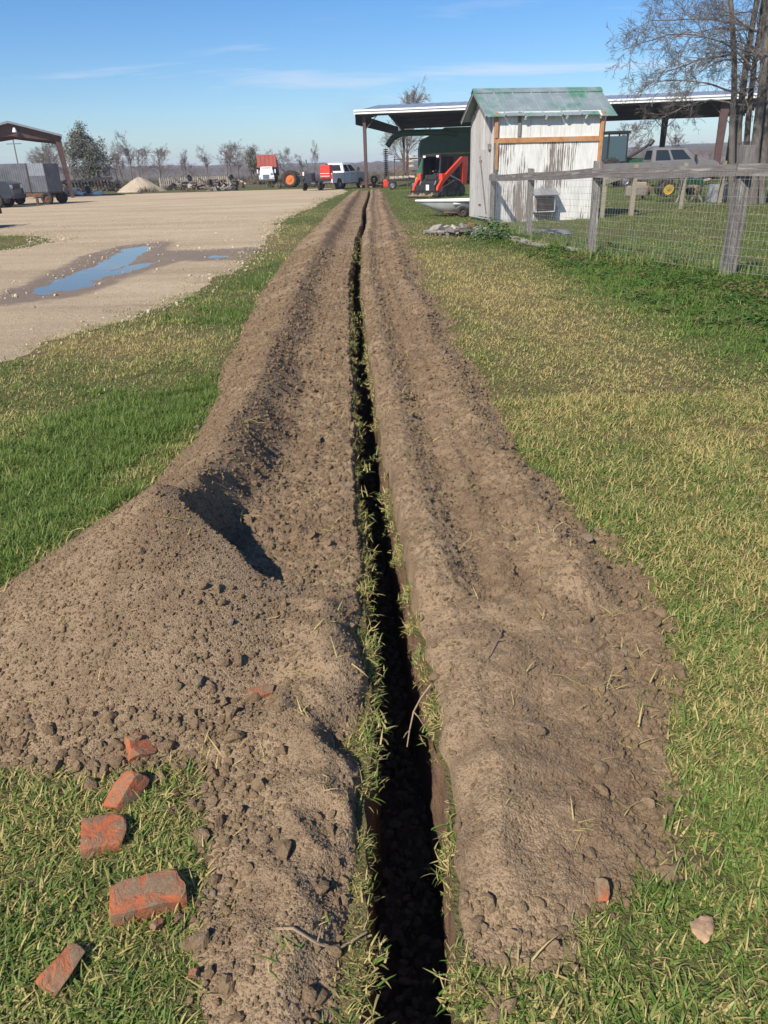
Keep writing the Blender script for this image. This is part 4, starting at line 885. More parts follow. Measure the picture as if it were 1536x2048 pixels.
# ------------------------------------------------------------------ vehicles and farm machines
def pickup(label, loc, rz, paint, L=5.9, Hs=1.0, crew=True, rim_m=alloy, group=None, trim=black_steel, bright=chrome, gate=True, cab0=None, cab1=.10):
    """x forward, y left; wheels on z = 0"""
    T = thing('pickup_truck', label, 'pickup', loc, rz, group)
    wb = L * .62; xr = -wb / 2 - .05; xf = wb / 2 - .05; x0 = xr - L * .205; x1 = xf + L * .165; rw = .40; W = .98; zb = .50; zs = 1.22 * Hs
    cabr = xr + L * (cab0 or (.13 if crew else .20)); cabf = xf - L * cab1; hood = 1.25 * Hs
    def arch(cx): return [(cx + .50 * math.cos(R(a)), .42 + .50 * math.sin(R(a))) for a in range(170, 9, -20)]
    side = [(x0, zb), (xr - .52, zb)] + arch(xr) + [(xr + .52, zb - .06), (xf - .52, zb - .06)] + arch(xf) + [(xf + .52, zb), (x1, zb), (x1 + .02, .85), (x1 - .05, hood - .10), (x1 - .25, hood - .02), (cabf + .2, hood + .04), (cabf, hood + .06), (cabr, zs + .03), (x0, zs)]
    for s in (-1, 1): MB().prism(side, 'y', s * W, s * (W - .10)).build('side_panel', paint, T, smooth=True)
    MB().box(((x0 + x1) / 2, 0, .62), (x1 - x0 - .06, 2 * W - .22, .22)).build('chassis', black_steel, T)
    MB().prism([(cabf - .1, .7), (x1 - .02, .7), (x1 - .05, hood - .10), (x1 - .25, hood), (cabf - .1, hood + .09)], 'y', -W + .09, W - .09).build('hood', paint, T, smooth=True)
    MB().box(((x0 + cabr) / 2, 0, .76), (cabr - x0 - .02, 2 * W - .2, .08)).build('bed_floor', black_steel, T)
    if gate: MB().box((x0 + .03, 0, (zb + zs) / 2 + .08), (.06, 2 * W - .2, zs - zb - .18)).build('tailgate', paint, T, bevel=.01)
    zt = 1.93 * Hs; tw = .74; c0, c1 = cabr, cabf + .12; r0, r1 = cabr + .12, cabf - .62
    b4 = [(c0, -W + .03, zs - .35), (c1, -W + .03, zs - .35), (c1, W - .03, zs - .35), (c0, W - .03, zs - .35)]
    m4 = [(c0, -W + .03, zs + .02), (c1, -W + .03, hood + .05), (c1, W - .03, hood + .05), (c0, W - .03, zs + .02)]
    t4 = [(r0, -tw, zt), (r1, -tw, zt - .03), (r1, tw, zt - .03), (r0, tw, zt)]
    cab = MB(); cab.hexa(b4, m4); cab.hexa(m4, t4); cab.box(((r0 + r1) / 2, 0, zt + .015), (r1 - r0 - .15, 2 * tw - .12, .05)); C = cab.build('cab', paint, T, bevel=.03, smooth=True)
    def pane(q, nm='window', push=.012):
        q = [Vector(p) for p in q]; nn = (q[1] - q[0]).cross(q[3] - q[0]).normalized(); cc = sum(q, Vector()) / 4 - Vector(((c0 + c1) / 2, 0, zs))
        if nn.dot(cc) < 0: nn = -nn
        MB().hexa([p - nn * .02 for p in q], [p + nn * push for p in q]).build(nm, glass, C)
    def on(i, j, u, v):   # point on the cab face between mid edge i->j and top edge
        a = Vector(m4[i]).lerp(Vector(m4[j]), u); b = Vector(t4[i]).lerp(Vector(t4[j]), u); return a.lerp(b, v)
    for i, j in ((0, 1), (2, 3)):
        rev = i == 2; U = (lambda u: 1 - u) if rev else (lambda u: u)
        cells = [(.08, .42), (.48, .86)] if crew else [(.10, .30), (.36, .84)]
        for a, b in cells: pane([on(i, j, U(a), .10), on(i, j, U(b), .08), on(i, j, U(b), .86), on(i, j, U(a), .86)])
    pane([on(1, 2, .06, .08), on(1, 2, .94, .08), on(1, 2, .92, .9), on(1, 2, .08, .9)], 'windscreen')
    pane([on(3, 0, .12, .2), on(3, 0, .88, .2), on(3, 0, .86, .85), on(3, 0, .14, .85)], 'rear_window')
    for s in (-1, 1):
        for x in (xr, xf): wheel(T, (x, s * (W - .16), rw), rw, .27, rim_m)
        MB().box((cabf - .12, s * (W + .14), hood + .22), (.10, .20, .26)).build('mirror', trim, T, bevel=.02)
        MB().box((x0 - .005, s * (W - .10), zs - .22), (.05, .17, .34)).build('taillight', red_lamp, T, bevel=.01)
        MB().box((x1 - .03, s * (W - .22), hood - .26), (.08, .36, .20)).build('headlight', clear_lamp, T, bevel=.02)
        for xx in (cabr + .55, cabf - .75) if crew else (cabf - .9,): MB().box((xx, s * (W + .005), zs - .09), (.16, .03, .04)).build('door_handle', chrome, T)
        MB().box((xr + wb / 2, s * (W + .02), .42), (wb - 1.25, .14, .05)).build('running_board', trim, T)
        a = MB(); a.tube([(xr + .55 * math.cos(R(q)), s * (W + .005), .42 + .55 * math.sin(R(q))) for q in range(10, 171, 16)], .03, 5); a.build('arch_trim', paint, T)
        for xx in ((cabr + cabf) / 2 + .1, cabf + .03, cabr + .05): MB().box((xx, s * (W + .002), .88), (.012, .01, .66)).build('door_seam', black_steel, T)
    MB().box((x0 - .10, 0, .56), (.16, 1.8, .16)).build('bumper', bright, T, bevel=.02)
    MB().box((x1 + .06, 0, .58), (.14, 1.9, .24)).build('bumper', bright, T, bevel=.03)
    MB().box((x1 + .0, 0, hood - .26), (.06, 1.1, .26)).build('grille', bright, T, bevel=.02)
    return T, dict(x0=x0, cabr=cabr, zs=zs, W=W)
# silver pickup by the machine shed, seen from behind, with a red tank unit in its bed
T, k = pickup('white pickup with a red rack unit in its bed near the shed post', (-2.75, 66.6, 0), R(62), silver_paint, L=5.6, Hs=.98, gate=False)
c, s = math.cos(R(62)), math.sin(R(62))
def in_truck(x, y, z): return (-2.75 + c * x - s * y, 66.6 + s * x + c * y, z)
t = thing('fuel_tank_unit', 'bright red slatted tank unit standing in the bed of the white pickup', 'tank', in_truck(k['x0'] + .95, .1, .80), R(62))
MB().box((0, 0, .52), (.5, .9, 1.0)).build('tank', red_tank, t, bevel=.05)
for q in range(5): MB().box((-.26, 0, .10 + q * .1), (.03, .85, .035)).build('slat', white_trim if q % 2 else red_tank, t)
MB().cyl((.1, 0, 1.0), (.1, 0, 1.08), .12).build('cap', black_steel, t)
t = thing('implement_hitch', 'black utility trailer hitched behind the white pickup', 'trailer', in_truck(k['x0'] - 1.1, .2, 0), R(62))
MB().box((0, 0, .62), (1.2, 1.3, .10)).build('deck', black_steel, t)
MB().box((-.1, .1, .95), (.6, .6, .55)).build('tool_box', blue_paint, t, bevel=.02)
MB().box((-.3, .55, 1.22), (.12, .12, .25)).build('lamp', white_trim, t)
for s_ in (-1, 1): wheel(t, (0, s_ * .72, .33), .33, .18, black_steel)
MB().bar((.6, 0, .58), (1.15, 0, .55), .1, .1).build('tongue', black_steel, t)
# grey crew cab behind the fence, dark one at the left edge
pickup('grey crew cab pickup parked behind the rail fence near the bare tree', (17.5, 50.0, 0), R(-1), grey_paint, L=7.0, Hs=1.10, cab0=.21, cab1=.03)
pickup('dark blue pickup cut off by the left edge beside the corrugated trailer', (-23.35, 46.6, 0), R(4), blue_paint, L=5.9, Hs=1.08, bright=black_steel)

def dump_truck():
    T = thing('dump_truck', 'old white dump truck with a faded red bed facing the gravel lot', 'truck', (-12.9, 97.3, 0), R(3))
    MB().box((0, 3.2, .75), (.9, 6.2, .22)).build('chassis', black_steel, T)
    cab = MB(); cab.hexa([(-.78, .9, .75), (.78, .9, .75), (.78, 2.4, .75), (-.78, 2.4, .75)], [(-.80, .95, 1.30), (.80, .95, 1.30), (.80, 2.4, 1.30), (-.80, 2.4, 1.30)]); cab.hexa([(-.80, .95, 1.30), (.80, .95, 1.30), (.80, 2.4, 1.30), (-.80, 2.4, 1.30)], [(-.66, 1.25, 1.95), (.66, 1.25, 1.95), (.68, 2.35, 1.97), (-.68, 2.35, 1.97)])
    C = cab.build('cab', white_paint, T, bevel=.05, smooth=True)
    MB().hexa([(-.60, 1.02, 1.36), (.60, 1.02, 1.36), (.60, 1.1, 1.36), (-.60, 1.1, 1.36)], [(-.54, 1.19, 1.84), (.54, 1.19, 1.84), (.54, 1.27, 1.84), (-.54, 1.27, 1.84)]).build('windscreen', glass, C)
    MB().hexa([(-.62, -.35, .55), (.62, -.35, .55), (.70, 1.0, .55), (-.70, 1.0, .55)], [(-.58, -.30, 1.20), (.58, -.30, 1.20), (.66, 1.0, 1.32), (-.66, 1.0, 1.32)]).build('hood', white_paint, T, bevel=.05, smooth=True)
    MB().box((0, -.36, .88), (.72, .06, .42)).build('grille', alloy, T)
    for z in (.74, .84, .94, 1.04): MB().box((0, -.40, z), (.66, .03, .025)).build('grille_slat', chrome, T)
    for s in (-1, 1):
        MB().hexa([(s * .62 - .2, -.30, .45), (s * .62 + .28 * (s > 0) + .08, -.30, .45), (s * .62 + .36 * (s > 0), .9, .45), (s * .62 - .3, .9, .45)], [(s * .62 - .2, -.28, .98), (s * .62 + .28 * (s > 0) + .06, -.28, .98), (s * .62 + .3 * (s > 0), .9, 1.05), (s * .62 - .3, .9, 1.05)]).build('fender', white_paint, T, bevel=.04, smooth=True)
        MB().cyl((s * .74, -.36, .82), (s * .74, -.29, .82), .10).build('headlight', clear_lamp, T)
        MB().box((s * 1.05, 1.0, 1.45), (.14, .06, .42)).build('mirror', white_trim, T)
        wheel(T, (s * .78, .3, .42), .42, .26, white_paint, 'x'); wheel(T, (s * .85, 4.6, .45), .45, .5, white_paint, 'x')
    MB().box((0, -.48, .48), (1.9, .14, .22)).build('bumper', steel_dark, T)
    b = MB(); b.hexa([(-1.18, 2.55, 1.85), (1.18, 2.55, 1.85), (1.18, 6.6, .9), (-1.18, 6.6, .9)], [(-1.12, 2.75, 3.28), (1.12, 2.75, 3.28), (1.12, 6.9, 2.2), (-1.12, 6.9, 2.2)]); B = b.build('dump_bed', red_bed, T, bevel=.03)
    for x in (-.75, -.25, .25, .75): MB().hexa([(x - .03, 2.50, 1.88), (x + .03, 2.50, 1.88), (x + .03, 2.56, 1.88), (x - .03, 2.56, 1.88)], [(x - .03, 2.70, 3.25), (x + .03, 2.70, 3.25), (x + .03, 2.76, 3.25), (x - .03, 2.76, 3.25)]).build('rib', red_bed, B)
    for s in (-1, 1): MB().bar((s * .8, 3.2, .8), (s * .8, 2.75, 1.9), .18, .18).build('hoist_arm', black_steel, T)
dump_truck()

def old_tractor():
    T = thing('old_tractor', 'dismantled old tractor with a big orange rear wheel', 'tractor', (-7.0, 77.2, 0), R(-6))
    wheel(T, (-.95, -.35, .74), .74, .42, orange, 'y', rim=.64, tread=True)
    b = MB(); b.box((.1, .1, .78), (1.5, .5, .5)); b.box((1.0, .1, .95), (.8, .55, .6)); b.cyl((-.8, -.3, .75), (-.8, 1.2, .75), .12); b.build('body', black_steel, T, bevel=.03)
    MB().box((.35, .1, 1.2), (.5, .4, .35)).build('engine', rust, T, bevel=.03)
    MB().tube([(.75, .1, 1.2), (.72, .1, 1.75), (.62, .1, 2.35)], [.05, .07, .06], 8).build('exhaust_stack', chrome, T)
    for x in (.55, 1.25): wheel(T, (x, -.35, .46), .46, .24, black_steel)
    wheel(T, (-.95, 1.15, .74), .74, .42, orange, 'y', rim=.64)
    MB().bar((1.3, .1, .7), (2.2, .1, .5), .12, .12).build('drawbar', rust, T)
    MB().tube([(-.1, .1, 1.1), (.05, .1, 1.35), (.0, .1, 1.55)], .03, 6).build('steering_column', black_steel, T)
old_tractor()

def combine():
    T = thing('combine_harvester', 'dark green combine harvester with its unloading auger out under the shed', 'harvester', (6.6, 72.5, 0), 0)
    prof = [(-2.5, 1.35), (-2.55, 2.9), (-2.35, 3.55), (-1.6, 3.85), (-.3, 3.95), (2.6, 3.95), (3.6, 3.6), (3.9, 2.6), (3.8, .8), (2.5, .45), (-1.9, .45)]
    MB().prism(prof, 'y', -1.35, 1.35).build('body', green_paint, T, bevel=.06, smooth=True)
    MB().hexa([(-.2, -1.3, 3.95), (2.4, -1.3, 3.95), (2.4, 1.3, 3.95), (-.2, 1.3, 3.95)], [(-.45, -1.55, 4.45), (2.65, -1.55, 4.45), (2.65, 1.55, 4.45), (-.45, 1.55, 4.45)]).build('grain_tank', green_paint, T)
    a = MB(); a.tube([(.6, -1.2, 3.9), (-.5, -1.35, 4.1), (-4.1, -1.5, 4.12), (-4.9, -1.5, 3.75), (-5.4, -1.5, 3.15)], [.24, .26, .25, .25, .24], 12); a.build('unloading_auger', green_paint, T, smooth=True)
    MB().box((.8, -1.365, 2.45), (5.4, .02, .10)).build('stripe', yellow_paint, T)
    for x, z0, z1 in ((-1.6, 1.3, 3.4), (-.2, 1.1, 3.7), (1.4, 1.1, 3.7)): MB().box((x, -1.36, (z0 + z1) / 2), (.04, .02, z1 - z0)).build('panel_seam', black_steel, T)
    MB().hexa([(3.7, -.9, 1.6), (5.3, -.9, 1.6), (5.3, .9, 1.6), (3.7, .9, 1.6)], [(3.8, -.85, 3.7), (4.9, -.85, 3.75), (4.9, .85, 3.75), (3.8, .85, 3.7)]).build('cab', glass, T)
    for y in (-1.5, 1.5): wheel(T, (3.2, y, .95), .95, .6, yellow_paint, rim=.5, tread=True); wheel(T, (-1.4, y, .62), .62, .4, yellow_paint, rim=.5)
combine()

def tractor_green():
    T = thing('cab_tractor', 'dark green tractor with a glass cab parked behind the grey pickup', 'tractor', (17.0, 58.2, 0), R(8))
    MB().box((1.5, 0, 1.25), (2.0, .75, .8)).build('hood', green_paint, T, bevel=.06, smooth=True)
    MB().box((.2, 0, .9), (2.6, .6, .5)).build('chassis', black_steel, T)
    cb = MB()
    for x, y in ((-.72, -.7), (.72, -.7), (-.72, .7), (.72, .7)): cb.bar((x, y, 1.1), (x * .95, y * .95, 3.2), .09, .09)
    cb.box((0, 0, 1.25), (1.5, 1.45, .3)); cb.build('cab_frame', black_steel, T)
    MB().box((0, 0, 3.28), (1.7, 1.6, .18)).build('roof', black_steel, T, bevel=.04)
    for y in (-.68, .68): MB().box((0, y, 2.25), (1.32, .02, 1.6)).build('pane', glass_blue, T)
    for x in (-.7, .7): MB().box((x, 0, 2.25), (.02, 1.25, 1.6)).build('pane', glass_blue, T)
    for y in (-.85, .85): wheel(T, (-.5, y, .85), .85, .5, yellow_paint, tread=True); wheel(T, (2.2, y, .5), .5, .35, yellow_paint)
    MB().tube([(.9, -.4, 1.6), (1.9, -.5, 2.15), (2.6, -.5, 2.6)], [.09, .1, .1], 8).build('loader_pipe', black_steel, T); MB().tube([(2.45, -.5, 2.45), (2.7, -.5, 2.75)], [.17, .15], 8).build('pipe_end', black_steel, T)
tractor_green()

def skid_loader():
    T = thing('track_loader', 'orange-red compact track loader with black cab beside the machine shed', 'loader', (3.45, 43.6, 0), R(180 - 42))
    # x right, y forward
    for s in (-1, 1):
        lo = [(.95, .30), (.80, .04), (-.95, .04), (-1.15, .32), (-1.02, .52), (-.25, .82), (.35, .62), (.88, .48)]
        mb = MB(); mb.prism(lo, 'x', s * .58, s * .98)
        for i in range(len(lo)):
            p, q = lo[i], lo[(i + 1) % len(lo)]; L = math.dist(p, q); nn = max(1, int(L / .16))
            for k in range(nn): t = (k + .5) / nn; mb.bar((s * .57, p[0] + (q[0] - p[0]) * t, p[1] + (q[1] - p[1]) * t), (s * .99, p[0] + (q[0] - p[0]) * t, p[1] + (q[1] - p[1]) * t), .06, .06)
        tr = mb.build('track', rubber, T, bevel=0)
        for y_, z_, r_ in ((.72, .28, .2), (-.88, .3, .22), (-.25, .55, .16), (-.1, .18, .12), (.3, .18, .12), (-.5, .18, .12)): MB().cyl((s * .985, y_, z_), (s * 1.0, y_, z_), r_, n=14).build('roller', black_steel, tr)
    MB().box((0, -.1, .5), (1.15, 2.0, .55)).build('chassis', black_steel, T, bevel=.03)
    MB().hexa([(-.6, -1.45, .55), (.6, -1.45, .55), (.6, -.5, .55), (-.6, -.5, .55)], [(-.56, -1.35, 1.45), (.56, -1.35, 1.45), (.56, -.5, 1.7), (-.56, -.5, 1.7)]).build('engine_cover', black_steel, T, bevel=.04, smooth=True)
    cf = MB()
    for x in (-.5, .5):
        cf.bar((x * 1.16, .66, .75), (x * 1.16, .54, 2.02), .08, .08); cf.bar((x * 1.16, -.55, .75), (x * 1.16, -.55, 2.02), .08, .08); cf.bar((x * 1.16, -.05, .75), (x * 1.16, -.05, 2.02), .05, .05)
    cf.box((0, -.0, 2.03), (1.26, 1.26, .10)); cf.box((0, .57, .80), (1.0, .08, .22)); cf.box((0, -.55, 1.3), (1.0, .03, 1.2)); cf.build('cab_frame', black_steel, T)
    for x in (-.585, .585): MB().box((x, -.02, 1.4), (.012, 1.04, 1.12)).build('side_screen', screen_dark, T)
    MB().box((0, -.25, .95), (.5, .5, .14)).build('seat', screen_dark, T, bevel=.03); MB().box((0, -.46, 1.28), (.5, .12, .6)).build('seat_back', screen_dark, T, bevel=.03)
    for x in (-.44, .44): MB().box((x, .63, 1.97), (.17, .06, .10)).build('work_light', clear_lamp, T, bevel=.02)
    for s in (-1, 1):
        x = s * .80
        MB().prism([(-1.35, .6), (-1.02, .6), (-1.0, 1.55), (-1.05, 1.92), (-1.42, 1.92), (-1.48, 1.6)], 'x', x - .08, x + .08).build('arm_tower', loader_red, T, bevel=.02)
        MB().prism([(-1.42, 1.72), (-1.42, 1.92), (-.98, 1.92), (.68, .96), (1.12, .50), (1.18, .18), (1.02, .16), (.94, .46), (.56, .78), (-1.0, 1.70)], 'x', x - .07, x + .07).build('lift_arm', loader_red, T, bevel=.02)
        MB().cyl((x, -.9, .75), (x, .25, 1.1), .05).build('cylinder', chrome, T); MB().cyl((s * .5, .85, .8), (s * .5, 1.12, .35), .045).build('cylinder', chrome, T)
    MB().box((0, 1.12, .38), (1.3, .07, .5)).build('quick_coupler', black_steel, T, bevel=.02)
    MB().box((-.18, 1.17, .46), (.20, .012, .34)).build('plate', white_trim, T)
    MB().prism([(1.15, .08), (1.75, .04), (1.76, .07), (1.32, .11), (1.2, .25), (1.22, .36), (1.18, .36), (1.13, .2)], 'x', -.95, .95).build('bucket', black_steel, T)
    ld = MB(); ld.sheet(lambda u, v: (-.85 + 1.7 * u, 1.25 + .42 * v, .09 + .20 * math.sin(3.14 * v) * (.6 + .4 * math.sin(u * 17)) * (.7 + .3 * math.sin(u * 41 + v * 9))), 30, 8); ld.build('dirt_load', soil, T)
    MB().box((0, .64, .98), (.8, .03, .24)).build('front_panel', black_steel, T, bevel=.01)
    MB().box((.72, .62, 1.0), (.22, .3, .34)).build('fender', loader_red, T, bevel=.04); MB().box((-.72, .62, 1.0), (.22, .3, .3)).build('fender', loader_red, T, bevel=.04)
    return T
SK = skid_loader()
def person():
    import mathutils
    J = {'pel': (0, -.28, 1.10), 'bel': (0, -.29, 1.25), 'che': (0, -.27, 1.45), 'nk': (0, -.25, 1.56), 'nk2': (0, -.24, 1.60), 'hd': (0, -.22, 1.68), 'hd2': (0, -.22, 1.77)}
    E_ = [('pel', 'bel'), ('bel', 'che'), ('che', 'nk'), ('nk', 'nk2'), ('nk2', 'hd'), ('hd', 'hd2')]
    Rd = {'pel': .15, 'bel': .14, 'che': .15, 'nk': .065, 'nk2': .058, 'hd': .092, 'hd2': .07}
    for s, q in ((-1, 'l'), (1, 'r')):
        J.update({q + 'sh': (s * .19, -.26, 1.46), q + 'el': (s * .27, -.10, 1.24), q + 'wr': (s * .22, .13, 1.25), q + 'ha': (s * .20, .22, 1.26), q + 'hip': (s * .10, -.22, 1.09), q + 'kn': (s * .13, .20, 1.12), q + 'an': (s * .13, .30, .84), q + 'to': (s * .13, .42, .82)})
        E_ += [('che', q + 'sh'), (q + 'sh', q + 'el'), (q + 'el', q + 'wr'), (q + 'wr', q + 'ha'), ('pel', q + 'hip'), (q + 'hip', q + 'kn'), (q + 'kn', q + 'an'), (q + 'an', q + 'to')]
        Rd.update({q + 'sh': .075, q + 'el': .05, q + 'wr': .036, q + 'ha': .042, q + 'hip': .095, q + 'kn': .07, q + 'an': .05, q + 'to': .045})
    nm = list(J); me = bpy.data.meshes.new('person'); me.from_pydata([J[n] for n in nm], [(nm.index(a), nm.index(b)) for a, b in E_], [])
    o = bpy.data.objects.new('tmp_person', me); COL.objects.link(o); md = o.modifiers.new('skin', 'SKIN'); o.modifiers.new('sub', 'SUBSURF').levels = 2
    for i, n in enumerate(nm): sv = me.skin_vertices[0].data[i]; sv.radius = (Rd[n], Rd[n]); sv.use_root = (n == 'pel')
    dg = bpy.context.evaluated_depsgraph_get(); m2 = bpy.data.meshes.new_from_object(o.evaluated_get(dg)); bpy.data.objects.remove(o)
    cloth = mat('dark_work_clothes', (.02, .022, .03), (.035, .035, .04), 8, .9); skin = mat('skin', (.42, .22, .15), (.36, .18, .12), 6, .6)
    m2.materials.clear(); m2.materials.append(cloth); m2.materials.append(skin)
    for p in m2.polygons:
        p.use_smooth = True; c = p.center; p.material_index = 1 if (c.z > 1.59 or (c.y > .12 and c.z > 1.2 and abs(c.x) > .12)) else 0
    o = link('person', m2, None, 'person in dark work clothes seated at the controls in the loader cab', 'person')
    o.location = SK.location; o.rotation_euler = SK.rotation_euler
    cap = MB(); cap.sheet(lambda u, v: (.098 * math.cos(6.283 * u) * math.cos(1.57 * v), -.22 + .10 * math.sin(6.283 * u) * math.cos(1.57 * v), 1.72 + .10 * math.sin(1.57 * v)), 14, 5); cap.box((0, -.10, 1.735), (.13, .12, .012)); cap.build('cap', mat('dark_cap', (.03, .03, .035), None, rough=.8), o, smooth=True)
    f = MB(); f.hexa([(-.018, -.135, 1.655), (.018, -.135, 1.655), (.012, -.13, 1.70), (-.012, -.13, 1.70)], [(-.014, -.108, 1.658), (.014, -.108, 1.658), (.008, -.12, 1.70), (-.008, -.12, 1.70)]); f.build('nose', skin, o)
person()

# ------------------------------------------------------------------ boat, wagon and yard clutter
def boat():
    B = thing('small_boat', 'small white fibreglass boat resting on a trailer behind the shed', 'boat', (1.35, 26.45, 0), R(2))
    L = 3.5; N = 16
    def sec(t):     # t 0 bow .. 1 stern: half beam, keel height, sheer height
        bm_ = .62 * min(1, (t * 2.4) ** .6) if t > 0 else .0; keel = .05 + .36 * max(0, 1 - t / .36) ** 1.7; sheer = .47 + .03 * (1 - t) ** 2; return bm_, keel, sheer
    V = []; F = []; K = 9
    for i in range(N + 1):
        t = i / N; b, kz, sz = sec(t); x = L * t
        for j in range(K):
            a = -1 + 2 * j / (K - 1); y = b * math.copysign(abs(a) ** .75, a); z = kz + (sz - kz) * abs(a) ** 2.2; V.append((x + (.10 * (1 - abs(a) ** 1) * (1 - t) ** 4 * 2), y, z))
    n0 = len(V); V += [(x, y * .93, z + .015) for x, y, z in V]
    for i in range(N):
        for j in range(K - 1): q = i * K + j; F += [(q, q + 1, q + K + 1, q + K), (q + n0, q + K + n0, q + K + 1 + n0, q + 1 + n0)]
    q = N * K; F += [tuple(range(q, q + K))]
    MB().add(V, F).build('hull', fibreglass, B, smooth='all')
    for s in (-1, 1):
        pts = []
        for i in range(N + 1): t = i / N; b, kz, sz = sec(t); pts.append((L * t, s * b, sz + .01))
        MB().tube(pts, .028, 6).build('gunwale', boat_trim, B, smooth=True)
    for x in (1.3, 2.4): MB().box((x, 0, .40), (.24, 1.1, .03)).build('thwart', boat_trim, B)
    T = thing('boat_trailer', 'small trailer with dark tyres under the white boat', 'trailer', (1.35, 26.45, 0), R(2))
    for s in (-1, 1): MB().bar((.9, s * .3, .14), (3.5, s * .3, .14), .05, .05).build('frame_rail', rust, T); wheel(T, (1.45, s * .74, .17), .17, .12, steel_dark)
    MB().bar((1.45, -.7, .17), (1.45, .7, .17), .04, .04).build('axle', rust, T)
boat()
def wagon():
    W = thing('corrugated_trailer', 'grey corrugated metal box trailer on a rusty frame by the gravel lot', 'trailer', (-21.4, 50.2, 0), R(-3))
    def corr(nm, p0, p1, z0, z1, m, lean=0):
        p0 = Vector(p0); p1 = Vector(p1); n = int((p1 - p0).length / .07); d = (p1 - p0); nn = Vector((d.y, -d.x, 0)).normalized(); V = []; F = []
        for i in range(n + 1):
            q = p0 + d * i / n + nn * (.02 if i % 2 else -.01); V += [(q.x, q.y, z0), (q.x + lean, q.y, z1)]
        k = len(V); V += [(x - nn.x * .03, y - nn.y * .03, z) for x, y, z in V]
        for i in range(n): a = 2 * i; F += [(a, a + 2, a + 3, a + 1), (a + k, a + 1 + k, a + 3 + k, a + 2 + k), (a + 1, a + 3, a + 3 + k, a + 1 + k), (a, a + k, a + 2 + k, a + 2)]
        MB().add(V, F).build(nm, m, W)
    corr('side_sheet', (-2.2, -.9, 0), (.62, -1.0, 0), .75, 2.32, tin_dull, .0)
    corr('side_sheet', (.64, -1.0, 0), (1.68, -1.0, 0), 1.62, 2.30, tin_grey); corr('side_sheet', (.66, -1.02, 0), (1.70, -1.02, 0), .72, 1.60, tin_dull)
    corr('end_sheet', (1.7, -1.0, 0), (1.7, 1.0, 0), .72, 2.28, tin_dull); corr('side_sheet', (1.7, 1.0, 0), (-2.2, 1.0, 0), .72, 2.28, tin_dull)
    MB().box((-.25, 0, .66), (3.9, 2.0, .10)).build('floor', steel_dark, W); MB().box((-.25, -.98, .55), (3.9, .08, .18)).build('frame', rust, W); MB().box((-.25, .98, .55), (3.9, .08, .18)).build('frame', rust, W)
    MB().box((.9, -.99, .28), (.12, .10, .5)).build('jack', rust, W); MB().box((.15, -1.05, .50), (.35, .05, .14)).build('tag', white_trim, W)
    MB().box((.64, -1.03, 1.52), (.06, .06, 1.6)).build('corner_post', steel_dark, W)
    for x in (-1.2, 1.55):
        for s in (-1, 1): wheel(W, (x, s * 1.02, .36), .36, .22, rust)
wagon()
def flat_trailer():
    W = thing('flatbed_trailer', 'rusty red trailer end poking in at the left edge', 'trailer', (-14.0, 27.3, 0), R(3))
    MB().box((-.6, 0, .52), (3.0, 1.8, .08)).build('deck', rust, W)
    for s in (-1, 1):
        MB().box((-.6, s * .9, .58), (3.0, .08, .20)).build('side_rail', steel_rust, W); MB().bar((.86, s * .9, .42), (.80, s * .9, .95), .08, .08).build('stake', steel_rust, W); wheel(W, (.2, s * 1.0, .30), .30, .2, rust)
    MB().bar((.83, -.9, .92), (.83, .9, .92), .07, .07).build('end_rail', steel_rust, W)
flat_trailer()
def gravel_pile(loc):
    m = MB(); m.sheet(lambda u, v: ((1 - v) * 2.35 * math.cos(6.2832 * u) * (1 + .06 * math.sin(5 * u * 6.28)), (1 - v) * 2.1 * math.sin(6.2832 * u), -.03 + 1.30 * (1 - (1 - v) ** 1.25) + .04 * math.sin(37 * u + 9 * v)), 40, 12)
    o = m.build('gravel_pile', gravel_pale, None, smooth='all', label='pale heap of gravel at the far edge of the lot', cat='gravel heap'); o.location = loc
gravel_pile((-22.6, 78.3, 0))
def scrap_pile(label, loc, sx, sy, h, n, seed, mats, k_=1.0):
    r = random.Random(seed); T = thing('scrap_pile', label, 'scrap pile', loc)
    for i in range(n):
        u = r.uniform(-1, 1); v = r.uniform(-1, 1); p = Vector((u * sx, v * sy, .05 + abs(r.gauss(0, .4)) * h * (1 - .5 * abs(u)))); p.z = min(p.z, h)
        k = r.random(); m = r.choice(mats); mb = MB()
        if k < .45: d = Vector((r.gauss(0, 1), r.gauss(0, .7), r.gauss(0, .35))).normalized() * r.uniform(.5, 1.4) * k_; d.z *= k_ * k_; mb.cyl(p - d * .5, p + d * .5, r.uniform(.04, .1) * k_, n=7); nm = 'log'
        elif k < .75: d = Vector((r.gauss(0, 1), r.gauss(0, .7), r.gauss(0, .4))).normalized() * r.uniform(.6, 1.6) * k_; d.z *= k_ * k_; mb.bar(p - d * .5, p + d * .5, .12, .05); nm = 'plank'
        elif k < .9: mb.box(p, (r.uniform(.2, .6) * k_, r.uniform(.2, .5) * k_, r.uniform(.15, .4) * k_), rot=(r.gauss(0, .3), r.gauss(0, .3), r.uniform(0, 3))); nm = 'block'
        elif k_ < 1: mb.box(p, (.3, .2, .05), rot=(r.gauss(0, .3), r.gauss(0, .3), r.uniform(0, 3))); nm = 'plank'
        else: mb.lathe([(.16, -.08), (.3, -.1), (.33, 0), (.3, .1), (.16, .08)], 14, Matrix.Translation(p) @ Euler((r.uniform(0, 3), r.uniform(0, 3), 0)).to_matrix().to_4x4()); nm = 'old_tyre'; m = rubber
        mb.build(nm, m, T)
    return T
junk = [rust, bone_wood, wood_grey, black_steel, steel_dark]
scrap_pile('tangled dark scrap heap right of the gravel heap', (-18.6, 80.5, 0), 1.6, .8, 1.2, 34, 1, junk)
